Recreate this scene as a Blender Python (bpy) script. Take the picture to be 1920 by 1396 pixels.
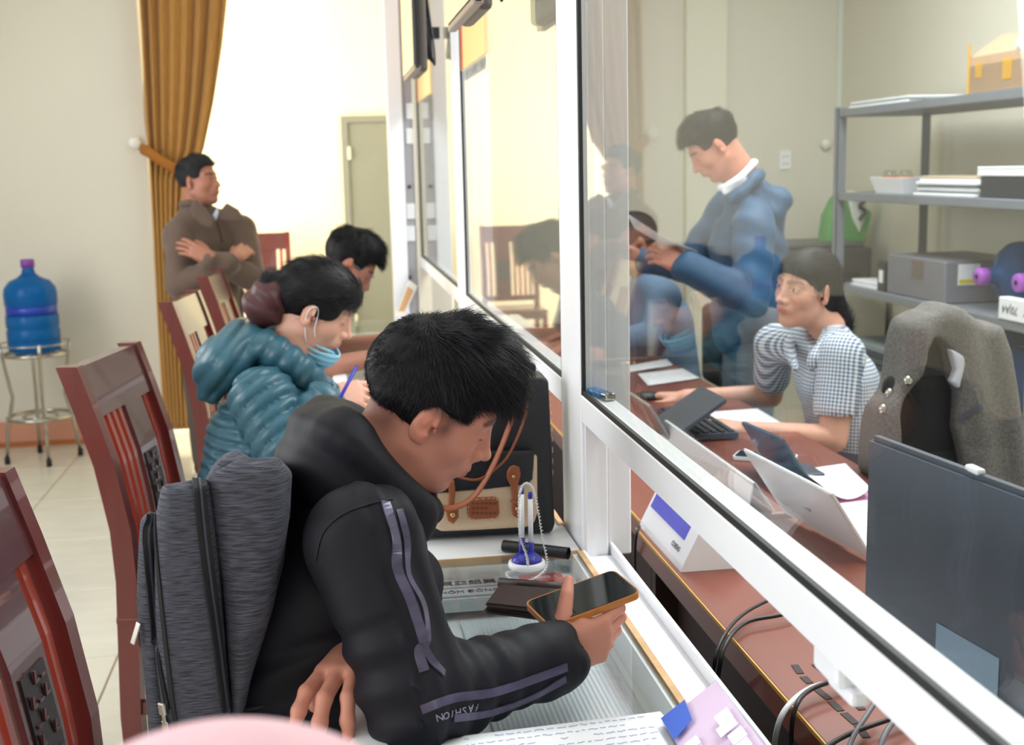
import bpy, bmesh, math, random
import numpy as np
from mathutils import Vector, Matrix
from mathutils.bvhtree import BVHTree
for o in list(bpy.data.objects): bpy.data.objects.remove(o, do_unlink=True)
SC = bpy.context.scene
COL = SC.collection
random.seed(4); RNG = np.random.default_rng(7)

# ------------------------------------------------------------------ camera
FPX, CAMH = 2300.0, 1.53
_v, _u, _roll = 384.0, -346.0, math.atan(0.0228)
_p = math.atan(_v / FPX); _yaw = math.atan2(-_u, math.hypot(FPX, _v))
FW = np.array([math.sin(_yaw) * math.cos(_p), math.cos(_yaw) * math.cos(_p), -math.sin(_p)])
_r0 = np.cross(FW, [0, 0, 1.0]); _r0 /= np.linalg.norm(_r0); _u0 = np.cross(_r0, FW)
CR = math.cos(_roll) * _r0 - math.sin(_roll) * _u0
CU = math.sin(_roll) * _r0 + math.cos(_roll) * _u0
CO = np.array([0, 0, CAMH])
cam_d = bpy.data.cameras.new('camera'); cam = bpy.data.objects.new('camera', cam_d); COL.objects.link(cam)
cam_d.sensor_width = 36.0; cam_d.sensor_fit = 'HORIZONTAL'; cam_d.lens = FPX / 1920 * 36.0
cam_d.clip_start = 0.05; cam_d.clip_end = 60
cam.matrix_world = Matrix(((CR[0], CU[0], -FW[0], 0), (CR[1], CU[1], -FW[1], 0), (CR[2], CU[2], -FW[2], CAMH), (0, 0, 0, 1)))
cam_d.dof.use_dof = True; cam_d.dof.focus_distance = 1.85; cam_d.dof.aperture_fstop = 6.3
SC.camera = cam
# ------------------------------------------------------------------ world, daylight, exposure
W = bpy.data.worlds.new('sky'); SC.world = W; W.use_nodes = True
W.node_tree.nodes['Background'].inputs[0].default_value = (0.86, 0.93, 1.0, 1)
W.node_tree.nodes['Background'].inputs[1].default_value = 1.0
SC.view_settings.view_transform = 'Standard'; SC.view_settings.look = 'None'
SC.view_settings.exposure = -1.3; SC.view_settings.gamma = 1.0; SC.view_settings.use_curve_mapping = False
def area(name, loc, direction, sx, sy, power, col=(1, 1, 1)):
    d = bpy.data.lights.new(name, 'AREA'); d.shape = 'RECTANGLE'; d.size = sx; d.size_y = sy; d.energy = power; d.color = col
    o = bpy.data.objects.new(name, d); COL.objects.link(o); o.location = loc
    o.rotation_euler = Vector(direction).to_track_quat('-Z', 'Y').to_euler(); return o
# window light of the hall (left wall), of the recess behind the curtain; unseen fills added behind the camera and under the ceiling
area('window_light', (-2.5, 4.6, 1.75), (1, 0, -.12), 2.2, 1.7, 125, (.93, .965, 1))
area('window_light', (-2.5, 1.4, 1.75), (1, 0, -.12), 2.2, 1.7, 125, (.93, .965, 1))
area('recess_window_light', (-2.45, 8.55, 1.7), (1, .28, -.02), 1.9, 2.3, 400, (1, .965, .88))
area('rear_fill_light', (-.6, -1.62, 1.9), (0, 1, -.1), 3.0, 1.8, 60, (.92, .96, 1))  # added fill from behind the camera; that wall has no window
area('ceiling_fill_light', (-1.0, 3.5, 3.2), (0, 0, -1), 1.2, 4.0, 40, (.94, .97, 1))  # added overhead fill for the hall, no panel built
area('ceiling_fill_light', (1.8, 3.2, 3.2), (0, 0, -1), 1.2, 4.0, 430, (.95, .98, 1))  # added overhead fill that brightens the clerks' side, no panel built

# ------------------------------------------------------------------ pixel helpers (photo frame 1920 x 1396)
def ray(x, y): return FW + CR * (x - 960) / FPX - CU * (y - 698) / FPX
def PZ(x, y, z): d = ray(x, y); return CO + d * (z - CAMH) / d[2]
def PX(x, y, X): d = ray(x, y); return CO + d * X / d[0]
def PY(x, y, Y): d = ray(x, y); return CO + d * Y / d[1]

# ------------------------------------------------------------------ materials
def lin(c):
    c = [v / 255.0 for v in c]
    return tuple(v / 12.92 if v <= .04045 else ((v + .055) / 1.055) ** 2.4 for v in c)
MATS = {}
def mat(name, col, rough=.5, metal=0., var=0., vscale=8., bump=0., bscale=60., stretch=(1, 1, 1), spec=.5, trans=0., sub=0., emis=None, estr=0., attr=False, sheen=0., coat=0., alpha=1., ior=1.45):
    if name in MATS: return MATS[name]
    m = bpy.data.materials.new(name); m.use_nodes = True; nt = m.node_tree; b = nt.nodes['Principled BSDF']
    b.inputs['Roughness'].default_value = rough; b.inputs['Metallic'].default_value = metal
    b.inputs['Specular IOR Level'].default_value = spec; b.inputs['Transmission Weight'].default_value = trans
    b.inputs['IOR'].default_value = ior; b.inputs['Alpha'].default_value = alpha
    b.inputs['Sheen Weight'].default_value = sheen; b.inputs['Coat Weight'].default_value = coat
    if sub: 
        b.inputs['Subsurface Weight'].default_value = sub; b.inputs['Subsurface Radius'].default_value = (1, .35, .2); b.inputs['Subsurface Scale'].default_value = .006
    c = lin(col) + (1,)
    src = None
    if attr:
        a = nt.nodes.new('ShaderNodeAttribute'); a.attribute_name = 'tint'
        mx = nt.nodes.new('ShaderNodeMix'); mx.data_type = 'RGBA'; mx.blend_type = 'MULTIPLY'; mx.inputs[0].default_value = 1
        mx.inputs[6].default_value = c; nt.links.new(a.outputs['Color'], mx.inputs[7]); src = mx.outputs[2]
    if var or bump:
        tc = nt.nodes.new('ShaderNodeTexCoord'); mp = nt.nodes.new('ShaderNodeMapping'); mp.inputs['Scale'].default_value = stretch
        nt.links.new(tc.outputs['Object'], mp.inputs['Vector'])
    if var:
        n = nt.nodes.new('ShaderNodeTexNoise'); n.inputs['Scale'].default_value = vscale; n.inputs['Detail'].default_value = 4
        nt.links.new(mp.outputs[0], n.inputs['Vector'])
        mr = nt.nodes.new('ShaderNodeMapRange'); mr.inputs[1].default_value = .25; mr.inputs[2].default_value = .75
        mr.inputs[3].default_value = 1 - var; mr.inputs[4].default_value = 1 + var; nt.links.new(n.outputs[0], mr.inputs[0])
        mv = nt.nodes.new('ShaderNodeVectorMath'); mv.operation = 'SCALE'
        if src: nt.links.new(src, mv.inputs[0])
        else: mv.inputs[0].default_value = c[:3]
        nt.links.new(mr.outputs[0], mv.inputs['Scale']); src = mv.outputs[0]
    if bump:
        n2 = nt.nodes.new('ShaderNodeTexNoise'); n2.inputs['Scale'].default_value = bscale; n2.inputs['Detail'].default_value = 3
        nt.links.new(mp.outputs[0], n2.inputs['Vector'])
        bp = nt.nodes.new('ShaderNodeBump'); bp.inputs['Strength'].default_value = bump; bp.inputs['Distance'].default_value = .004
        nt.links.new(n2.outputs[0], bp.inputs['Height']); nt.links.new(bp.outputs[0], b.inputs['Normal'])
    if src: nt.links.new(src, b.inputs['Base Color'])
    else: b.inputs['Base Color'].default_value = c
    if emis: b.inputs['Emission Color'].default_value = lin(emis) + (1,); b.inputs['Emission Strength'].default_value = estr
    MATS[name] = m; return m
def glass_mat(name, tint=(1, 1, 1), ior=1.5, rough=0., boost=1.0):
    """thin sheet glass: see-through, with Fresnel reflection from both faces"""
    if name in MATS: return MATS[name]
    m = bpy.data.materials.new(name); m.use_nodes = True; nt = m.node_tree; nt.nodes.clear()
    out = nt.nodes.new('ShaderNodeOutputMaterial'); mx = nt.nodes.new('ShaderNodeMixShader')
    tr = nt.nodes.new('ShaderNodeBsdfTransparent'); tr.inputs[0].default_value = tint + (1,)
    gl = nt.nodes.new('ShaderNodeBsdfGlossy'); gl.inputs['Roughness'].default_value = rough
    fr = nt.nodes.new('ShaderNodeFresnel'); fr.inputs[0].default_value = ior
    ge = nt.nodes.new('ShaderNodeNewGeometry'); io = nt.nodes.new('ShaderNodeMapRange')     # same index on the way out of the sheet
    io.inputs[3].default_value = ior; io.inputs[4].default_value = 1 / ior; nt.links.new(ge.outputs['Backfacing'], io.inputs[0]); nt.links.new(io.outputs[0], fr.inputs[0])
    mm = nt.nodes.new('ShaderNodeMath'); mm.operation = 'MULTIPLY'; mm.inputs[1].default_value = boost; mm.use_clamp = True
    nt.links.new(fr.outputs[0], mm.inputs[0]); nt.links.new(mm.outputs[0], mx.inputs[0]); nt.links.new(tr.outputs[0], mx.inputs[1]); nt.links.new(gl.outputs[0], mx.inputs[2])
    nt.links.new(mx.outputs[0], out.inputs[0]); MATS[name] = m; return m

# ------------------------------------------------------------------ objects
def tag(o, label=None, cat=None, group=None, kind=None):
    if label: o['label'] = label
    if cat: o['category'] = cat
    if group: o['group'] = group
    if kind: o['kind'] = kind
    return o
def thing(name, label, cat, loc=(0, 0, 0), rotz=0., group=None):
    o = bpy.data.objects.new(name, None); COL.objects.link(o); o.location = loc; o.rotation_euler = (0, 0, rotz); o.empty_display_size = .05
    return tag(o, label, cat, group)
def link(name, me, m, parent=None, world=True):
    o = bpy.data.objects.new(name, me); COL.objects.link(o)
    if m is not None:
        for mm in (m if isinstance(m, (list, tuple)) else [m]): me.materials.append(mm)
    if parent is not None:
        o.parent = parent
        if world:
            M = Matrix.Identity(4); q = parent
            ch = []
            while q is not None: ch.append(q); q = q.parent
            for q in reversed(ch): M = M @ q.matrix_parent_inverse @ q.matrix_basis
            o.matrix_parent_inverse = M.inverted()
    return o
class MB:
    """collects boxes, tubes, lathes ... into one mesh"""
    def __init__(s): s.v = []; s.f = []; s.sm = []
    def add(s, v, f, smooth=False):
        n = len(s.v); s.v += [tuple(map(float, p)) for p in v]; s.f += [tuple(i + n for i in q) for q in f]; s.sm += [smooth] * len(f); return s
    def bm(s, b, M=None, smooth=False):
        b.verts.ensure_lookup_table(); b.verts.index_update()
        s.add([(M @ v.co if M else v.co) for v in b.verts], [[v.index for v in f.verts] for f in b.faces], smooth); b.free(); return s
    def box(s, lo, hi, bev=0., M=None, seg=2):
        b = bmesh.new(); bmesh.ops.create_cube(b, size=1)
        c = [(a + d) / 2 for a, d in zip(lo, hi)]; z = [abs(d - a) for a, d in zip(lo, hi)]
        for v in b.verts: v.co = Vector((v.co[0] * z[0] + c[0], v.co[1] * z[1] + c[1], v.co[2] * z[2] + c[2]))
        if bev: bmesh.ops.bevel(b, geom=b.edges[:], offset=min(bev, min(z) * .49), segments=seg, affect='EDGES', profile=.5)
        return s.bm(b, M)
    def cbox(s, c, size, bev=0., M=None, seg=2):
        return s.box([a - b / 2 for a, b in zip(c, size)], [a + b / 2 for a, b in zip(c, size)], bev, M, seg)
    def tube(s, path, r, n=8, caps=True, flat=1.0, up=None):
        path = [np.array(p, float) for p in path]; m = len(path); rs = r if isinstance(r, (list, tuple, np.ndarray)) else [r] * m
        V = []; ref = None
        for i in range(m):
            t = path[min(i + 1, m - 1)] - path[max(i - 1, 0)]; t /= (np.linalg.norm(t) + 1e-12)
            if ref is None:
                ref = np.array(up, float) if up is not None else (np.array([0, 0, 1.]) if abs(t[2]) < .9 else np.array([1., 0, 0]))
            a = ref - t * (ref @ t); a /= (np.linalg.norm(a) + 1e-12); b = np.cross(t, a); ref = a
            for k in range(n):
                w = 2 * math.pi * k / n; V.append(path[i] + rs[i] * (a * math.cos(w) * flat + b * math.sin(w)))
        F = []
        for i in range(m - 1):
            for k in range(n):
                k2 = (k + 1) % n; F.append((i * n + k, i * n + k2, (i + 1) * n + k2, (i + 1) * n + k))
        if caps: F.append(tuple(range(n - 1, -1, -1))); F.append(tuple((m - 1) * n + k for k in range(n)))
        return s.add(V, F, True)
    def lathe(s, prof, c=(0, 0, 0), n=32, M=None):
        V = []; F = []; m = len(prof)
        for r, z in prof:
            for k in range(n):
                w = 2 * math.pi * k / n; V.append((c[0] + r * math.cos(w), c[1] + r * math.sin(w), c[2] + z))
        for i in range(m - 1):
            for k in range(n):
                k2 = (k + 1) % n; F.append((i * n + k, i * n + k2, (i + 1) * n + k2, (i + 1) * n + k))
        if prof[0][0] > 1e-6: F.append(tuple(range(n - 1, -1, -1)))
        if prof[-1][0] > 1e-6: F.append(tuple((m - 1) * n + k for k in range(n)))
        if M: V = [M @ Vector(p) for p in V]
        return s.add(V, F, True)
    def prism(s, poly, ext):
        """planar polygon (3D points) pushed along ext"""
        n = len(poly); e = np.array(ext, float); A = [np.array(p, float) for p in poly]
        F = [tuple(range(n))[::-1], tuple(range(n, 2 * n))] + [(i, (i + 1) % n, n + (i + 1) % n, n + i) for i in range(n)]
        return s.add(A + [p + e for p in A], F)
    def grid(s, P, smooth=True, closed_u=False):
        """P[i][j] points"""
        a = len(P); b = len(P[0]); V = [p for r in P for p in r]; F = []
        for i in range(a - 1):
            for j in range(b - 1 + (1 if closed_u else 0)):
                j2 = (j + 1) % b; F.append((i * b + j, i * b + j2, (i + 1) * b + j2, (i + 1) * b + j))
        return s.add(V, F, smooth)
    def mesh(s, name='m'):
        me = bpy.data.meshes.new(name); me.from_pydata(s.v, [], s.f); me.update()
        b = bmesh.new(); b.from_mesh(me); bmesh.ops.recalc_face_normals(b, faces=b.faces); b.to_mesh(me); b.free()
        me.polygons.foreach_set('use_smooth', s.sm); return me
    def build(s, name, m, parent=None, world=True): return link(name, s.mesh(name), m, parent, world)
def solo(name, mb, m, label, cat, group=None):
    return tag(mb.build(name, m), label, cat, group)
def struct(name, mb, m, parent=None):
    o = mb.build(name, m, parent)
    if parent is None: o['kind'] = 'structure'
    return o
def frame_M(origin, x, z):
    """matrix with local +x along x, local z near z"""
    x = Vector(x).normalized(); z = Vector(z); z = (z - x * z.dot(x)).normalized(); y = z.cross(x)
    return Matrix(((x[0], y[0], z[0], origin[0]), (x[1], y[1], z[1], origin[1]), (x[2], y[2], z[2], origin[2]), (0, 0, 0, 1)))
def spline(pts, n=8):
    """Catmull-Rom through points"""
    P = [np.array(p, float) for p in pts]; P = [2 * P[0] - P[1]] + P + [2 * P[-1] - P[-2]]; out = []
    for i in range(1, len(P) - 2):
        for k in range(n):
            t = k / n; a, b, c, d = P[i - 1:i + 3]
            out.append(.5 * ((2 * b) + (c - a) * t + (2 * a - 5 * b + 4 * c - d) * t * t + (-a + 3 * b - 3 * c + d) * t ** 3))
    out.append(P[-2]); return out
def text_mesh(s, size, M, depth=.0004, bold=0.):
    cu = bpy.data.curves.new('lettering', 'FONT'); cu.body = s; cu.size = size; cu.extrude = depth; cu.align_x = 'CENTER'; cu.align_y = 'CENTER'; cu.offset = bold; cu.resolution_u = 2
    o = bpy.data.objects.new('lettering', cu); COL.objects.link(o); dg = bpy.context.evaluated_depsgraph_get()
    me = bpy.data.meshes.new_from_object(o.evaluated_get(dg)); bpy.data.objects.remove(o, do_unlink=True); bpy.data.curves.remove(cu)
    me.transform(M); return me
# ================================================================== the room
cream = mat('cream_wall', (216, 212, 198), .75, var=.025, vscale=1.2, bump=.06, bscale=120)
farcream = mat('yellow_wall', (238, 230, 200), .75, var=.03, vscale=1.5)
white_ceil = mat('ceiling_white', (235, 235, 230), .8)
tile_m = mat('floor_tile_stone', (200, 195, 180), .22, var=.07, vscale=3.5, stretch=(1, 3, 1), coat=.2)
grout_m = mat('grout', (150, 128, 100), .8)
base_m = mat('terracotta_tile', (206, 146, 122), .35, var=.06, vscale=5)
baseedge_m = mat('baseboard_foot', (176, 104, 58), .5, var=.08)
white_m = mat('white_aluminium', (238, 239, 243), .32, spec=.5)
grey_door = mat('grey_door_paint', (128, 130, 122), .5, var=.03, vscale=3)
sky_m = mat('window_sky', (255, 255, 255), .5, emis=(250, 252, 255), estr=2.2)
skyw_m = mat('window_sky_warm', (255, 255, 255), .5, emis=(255, 250, 235), estr=3.0)
XL, XR, YB, YF, YN, ZC = -2.62, 3.15, 7.30, 9.90, -1.75, 3.3
fl = struct('floor', MB().box((XL - .2, YN - .2, -.06), (XR + .2, YF + .2, -.004)), grout_m)
T = .69; tm = MB().box((0, 0, -.02), (T - .005, T - .005, 0), .002, seg=1).mesh('tile'); tm.materials.append(tile_m)
x0 = -1.417 - 2 * T; y0 = 5.309 - 10 * T
for i in range(9):
    for j in range(18):
        x, y = x0 + i * T, y0 + j * T
        if x > XR or y > YF or x < XL - T or y < YN - T or (x > .75 and y > YB): continue
        o = bpy.data.objects.new('tile', tm); COL.objects.link(o); o.parent = fl; o.location = (x, y, 0)
struct('ceiling', MB().box((XL, YN, ZC), (XR, YF, ZC + .1)), white_ceil)
struct('wall_back_left', MB().box((XL, YB, 0), (-.98, YB + .2, ZC)), cream)
struct('wall_back_right', MB().box((.74, YB, 0), (XR, YB + .2, ZC)), cream)
struct('wall_far', MB().box((-2.6, YF, 0), (.95, YF + .2, ZC)), farcream)
struct('wall_alcove_right', MB().box((.74, YB + .2, 0), (.94, YF, ZC)), farcream)
struct('wall_right', MB().box((XR, YN, 0), (XR + .2, YB + .2, ZC)), cream)
struct('wall_front', MB().box((XL, YN - .2, 0), (XR, YN, ZC)), cream)
wl = struct('wall_left', MB().box((XL - .2, YN, 0), (XL, YB, .9)).box((XL - .2, YN, 2.6), (XL, YB, ZC)).box((XL - .2, YN, .9), (XL, .3, 2.6)).box((XL - .2, 2.5, .9), (XL, 3.5, 2.6)).box((XL - .2, 5.7, .9), (XL, YB, 2.6)), cream)
struct('wall_alcove_left', MB().box((-2.8, YB + .2, 0), (-2.6, 7.6, ZC)).box((-2.8, 9.5, 0), (-2.6, YF, ZC)).box((-2.8, 7.6, 0), (-2.6, 9.5, .5)).box((-2.8, 7.6, 2.9), (-2.6, 9.5, ZC)), farcream)
def window(n, X, y0, y1, z0, z1, pane):
    w = struct('window_%d' % n, MB().box((X - .06, y0, z0), (X, y0 + .06, z1)).box((X - .06, y1 - .06, z0), (X, y1, z1)).box((X - .06, y0, z0), (X, y1, z0 + .06)).box((X - .06, y0, z1 - .06), (X, y1, z1)), white_m)
    ym = (y0 + y1) / 2
    MB().box((X - .05, ym - .03, z0 + .06), (X - .01, ym + .03, z1 - .06)).build('mullion', white_m, w)
    MB().box((X - .1, y0 + .05, z0 + .05), (X - .07, ym, z1 - .05)).build('pane', pane, w); MB().box((X - .1, ym, z0 + .05), (X - .07, y1 - .05, z1 - .05)).build('pane', pane, w)
window(1, XL - .04, .3, 2.5, .9, 2.6, sky_m); window(2, XL - .04, 3.5, 5.7, .9, 2.6, sky_m); window(3, -2.62, 7.6, 9.5, .5, 2.9, skyw_m)
b = struct('baseboard_back', MB().box((XL, YB - .012, .028), (-.98, YB, .15), .002, seg=1), base_m)
MB().box((XL, YB - .016, 0), (-.98, YB, .028)).build('foot_strip', baseedge_m, b)
b = struct('baseboard_left', MB().box((XL, YN, .028), (XL + .012, YB - .016, .15), .002, seg=1), base_m)
# pilaster and cable trunking on the clerks' back wall
pa = PY(1281, 120, YB)[0]; pb = PY(1356, 120, YB)[0]
struct('trim_1', MB().box((pa, YB - .07, 0), (pb, YB, ZC)), mat('pale_pilaster', (226, 223, 205), .75))
ca = PY(1571, 100, YB)[0]
struct('trim_2', MB().box((ca - .01, YB - .025, .9), (ca + .045, YB, ZC), .004, seg=1), mat('trunking_grey', (216, 224, 214), .5))
# grey door in the far wall
dx0 = PY(638, 218, YF)[0]; dz = PY(638, 218, YF)[2]
d = struct('door_1', MB().box((dx0, YF - .05, 0), (dx0 + .05, YF, dz)).box((dx0 + .05, YF - .05, dz - .05), (dx0 + .51, YF, dz)).box((dx0 + .51, YF - .05, 0), (dx0 + .56, YF, dz)), grey_door)
MB().box((dx0 + .05, YF - .035, .01), (dx0 + .51, YF - .002, dz - .05), .004, seg=1).build('door_leaf', grey_door, d)
for z in (1.62, 1.0, .3): MB().box((dx0 + .043, YF - .06, z), (dx0 + .068, YF - .03, z + .1), .003, seg=1).build('hinge', mat('pale_hinge', (214, 212, 196), .4), d)
MB().box((dx0 + .46, YF - .06, .95), (dx0 + .5, YF - .03, 1.1), .004, seg=1).build('door_handle', mat('dark_steel', (90, 90, 92), .35, 1), d)
# wall socket and knob behind the clerks
s = PY(1472, 300, YB); so = thing('wall_socket', 'white double wall socket on the cream wall right of the standing clerk', 'socket', (s[0], YB - .012, s[2]))
MB().cbox((s[0], YB - .006, s[2]), (.072, .012, .115), .004).build('plate', white_m, so)
for dz_ in (-.022, .022):
    for dx_ in (-.012, .012):
        MB().cbox((s[0] + dx_, YB - .0125, s[2] + dz_), (.006, .002, .012)).build('slot', mat('slot_dark', (70, 70, 70), .6), so)
s = PY(1546, 270, YB); k = MB().lathe([(.004, 0), (.014, .012), (.03, .018), (.034, .03), (.026, .044), (0, .05)], n=16, M=Matrix.Translation((s[0], YB, s[2])) @ Matrix.Rotation(math.pi / 2, 4, 'X'))
solo('wall_stopper', k, mat('knob_white', (232, 230, 224), .4), 'small white round knob on the wall left of the metal shelf', 'stopper')

# ------------------------------------------------------------------ curtain with tie-back
cur_m = mat('mustard_cloth', (178, 130, 62), .8, var=.1, vscale=90, stretch=(1, 1, .15), sheen=.3, bump=.15, bscale=500)
def curtain_mesh(left, right, Yc, folds, depth, flip=1):
    """left/right: lists of (z, coordinate along the wall)"""
    mbx = MB(); zs = np.linspace(left[0][0], left[-1][0], 60); nu = 150; P = []
    lz, lx = zip(*left); rz, rx = zip(*right)
    for z in zs:
        a = np.interp(-z, [-q for q in lz], lx); b = np.interp(-z, [-q for q in rz], rx); row = []
        for j in range(nu):
            u = j / (nu - 1); ph = 2 * math.pi * folds * (u ** .85) + .4 * math.sin(3 * z)
            am = depth * (.35 + .65 * min(1, abs(b - a) / .5)) * (.8 + .3 * math.sin(9 * u + 1))
            sc = .008 * (1 if j == 0 else 0) * math.sin(z * 130)
            row.append((a + (b - a) * u + sc + .006 * math.sin(2 * ph), Yc - depth - am * math.sin(ph), z))
        P.append(row)
    mbx.grid(P); return mbx
def X7(x, y): q = PY(x, y, 7.2); return (q[2], q[0])
cl = [(3.1, X7(262, 0)[1])] + [X7(*p) for p in [(264, 0), (270, 120), (276, 230), (283, 320), (290, 430), (300, 620), (312, 803)]]
cr = [(3.1, X7(430, 0)[1])] + [X7(*p) for p in [(425, 0), (416, 90), (402, 190), (384, 280), (352, 335), (345, 440), (350, 620), (356, 803)]]
ct = thing('curtain', 'long mustard curtain tied back beside the man in the brown jacket', 'curtain', (cl[-1][1], 7.2, 0))
co = curtain_mesh(cl, cr, 7.2, 7, .035).build('drape', cur_m, ct); sm_ = co.modifiers.new('cloth', 'SOLIDIFY'); sm_.thickness = .003
tb = [PY(x, y, Y) for x, y, Y in [(268, 280, 7.235), (277, 284, 7.12), (300, 300, 7.09), (330, 318, 7.1), (352, 330, 7.14), (358, 333, 7.22)]]
MB().tube(spline(tb, 5), .022, 8, flat=1.5).build('tie_back', mat('tie_back_cloth', (158, 98, 34), .8), ct)
hk = PY(254, 268, YB)
solo('curtain_hook', MB().lathe([(.008, 0), (.008, .03), (.03, .035), (.034, .05), (.02, .06), (0, .062)], n=16, M=Matrix.Translation((hk[0], YB, hk[2])) @ Matrix.Rotation(math.pi / 2, 4, 'X')), mat('knob_white', (0, 0, 0)), 'white curtain hold-back knob on the wall at the mustard curtain', 'hook')
# second curtain at the hall window (its reflection shows in the big pane)
cz = [(3.1, 3.25), (2.6, 3.25), (1.9, 3.3), (1.5, 3.35), (1.2, 3.35), (.6, 3.32), (.08, 3.3)]
cz2 = [(3.1, 4.0), (2.6, 3.98), (1.9, 3.8), (1.5, 3.5), (1.2, 3.48), (.6, 3.56), (.08, 3.6)]
t2 = thing('curtain', 'mustard curtain tied back at the hall window beyond the left edge', 'curtain', (XL + .07, 3.4, 0))
cm = curtain_mesh(cz, cz2, 0, 7, .035)
cm.v = [(XL + .06 - p[1], p[0], p[2]) for p in cm.v]; c2 = cm.build('drape', cur_m, t2); q = c2.modifiers.new('cloth', 'SOLIDIFY'); q.thickness = .003
MB().tube(spline([(XL + .01, 3.28, 1.52), (XL + .17, 3.33, 1.44), (XL + .18, 3.42, 1.4), (XL + .14, 3.5, 1.37), (XL + .02, 3.5, 1.36)], 4), .02, 8, flat=1.5).build('tie_back', MATS['tie_back_cloth'], t2)
# ================================================================== glazed partition
pane_m = glass_mat('sheet_glass', (.97, .985, .975), 1.5, 0, 1.0)
gasket_m = mat('black_rubber', (26, 28, 30), .5)
alu_m = white_m; ivory_m = mat('ivory_aluminium', (226, 219, 200), .35); grey_alu = mat('grey_panel', (176, 174, 180), .4)
XP = .449; ZT = .82; ZR0, ZR1 = 1.064, 1.116
pt = thing('glass_partition', 'white aluminium and glass screen between the customers and the clerks', 'partition', (XP, 2.2, 0))
def post(y0, y1, deep=True):
    MB().box((XP, y0, .8), (XP + .051, y1, ZC - .002), .003, seg=1).box((XP + .008, y0 - .006, .8), (XP + .028, y0, ZC - .002)).build('post', alu_m, pt)
    if deep: MB().box((XP + .052, y0 + .012, .8), (XP + .098, y1 - .02, ZC - .002), .003, seg=1).build('post', alu_m, pt)
post(2.177, 2.36); post(4.04, 4.28); post(-.9, -.75, False)
for y0, y1 in ((-.75, 2.177), (2.36, 4.04), (4.28, 5.93)):
    MB().box((XP, y0, ZR0), (XP + .052, y1, ZR1), .003, seg=1).build('rail', alu_m, pt)
    MB().box((XP, y0, 3.0), (XP + .052, y1, 3.06), .003, seg=1).build('rail', alu_m, pt)
    MB().box((XP + .009, y0, ZR1 - .004), (XP + .015, y1, 3.004)).build('pane', pane_m, pt)
    g = .011
    MB().box((XP + .002, y0, ZR1 - .002), (XP + .0086, y1, ZR1 + g * .75)).box((XP + .002, y1 - g, ZR1), (XP + .0086, y1, 3.0)).box((XP + .002, y0, ZR1), (XP + .0086, y0 + g, 3.0)).build('gasket', gasket_m, pt)
# end column with the strip of sockets
ya = 5.94; xa, xb, xc = PY(734, 400, ya)[0], PY(758, 300, ya)[0], PY(777, 300, ya)[0]
MB().box((xa, ya, .8), (xb, ya + .12, ZC - .002), .003, seg=1).build('post', alu_m, pt)
gp = MB().box((xb, ya + .03, .8), (xc, ya + .12, ZC - .002)).build('socket_panel', grey_alu, pt)
MB().box((xc, ya, .8), (XP + .05, ya + .12, ZC - .002), .003, seg=1).build('post', ivory_m, pt)
for y in (208, 255, 396, 438):
    q = PY(769, y, ya + .02); MB().cbox((q[0] + .004, ya + .026, q[2]), (.045, .012, .075), .003, seg=1).build('socket', alu_m, gp)
for y in (350, 520):
    q = PY(768, y, ya + .02); MB().lathe([(.009, 0), (.009, .006), (0, .008)], n=10, M=Matrix.Translation((q[0], ya + .03, q[2])) @ Matrix.Rotation(math.pi / 2, 4, 'X')).build('screw', MATS['dark_steel'], gp)
# wall between the end of the screen and the back wall
struct('wall_end', MB().box((XP + .06, ya + .13, 0), (XP + .16, YB, ZC)), cream)

# ================================================================== counters
ply_m = mat('bare_plywood_edge', (196, 160, 116), .7, var=.2, vscale=30)
topglass = glass_mat('counter_glass', (.97, .99, .985), 1.5, 0, 1.0)
wboard = mat('white_board', (232, 235, 238), .3)
def counter(y0, y1, label, board, x0=0.0, inner=True):
    t = thing('display_counter', label, 'counter', ((x0 + XP) / 2, (y0 + y1) / 2, 0))
    zb = .735
    MB().box((x0 + .006, y0, zb), (x0 + .02, y1, .762)).build('front_panel', wboard, t)
    MB().box((XP - .03, y0, .02), (XP - .014, y1, .76)).build('back_panel', wboard, t)
    for y in (y0 + .004, y1 - .02): MB().box((x0 + .02, y, zb), (XP - .03, y + .016, .76)).build('side_panel', wboard, t)
    for y in (y0 + .004, y1 - .044):
        MB().box((x0 + .004, y, 0), (x0 + .044, y + .04, zb - .001), .003, seg=1).build('leg', alu_m, t)
    MB().box((x0 + .021, y0 + .021, zb), (XP - .031, y1 - .021, zb + .012)).build('shelf', wboard, t)
    MB().box((x0, y0, .76), (x0 + .05, y1, ZT), .004, seg=1).box((XP - .02, y0, .76), (XP - .004, y1, ZT - .007)).build('top_frame', alu_m, t)
    ys = y0
    if board:
        MB().box((x0 + .05, y0, ZT - .02), (XP - .004, y0 + board, ZT), .002, seg=1).build('top_board', wboard, t)
        MB().box((x0 + .05, y0 - .004, ZT - .016), (XP - .004, y0, ZT - .002)).build('bare_edge', ply_m, t); ys = y0 + board
    MB().box((x0 + .05, ys, ZT - .006), (XP - .012, y1 - .006, ZT)).build('glass_top', topglass, t)
    MB().box((XP - .012, ys, ZT - .008), (XP - .002, y1 - .006, ZT + .001)).build('bare_edge', ply_m, t)
    return t
c1 = counter(.55, 2.172, 'white glass-topped counter at which the young man with the backpack sits', 0)
c2 = counter(2.18, 4.05, 'white glass-topped counter holding the black and beige handbag', .16)
c3 = counter(4.06, 5.92, 'white glass-topped counter farthest along the screen', .02)
k_ = MB(); xs = np.linspace(.20, .425, 91); zz_ = .7475 + .004 + .003 * np.sin(np.arange(91) * math.pi / 1.5)
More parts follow.
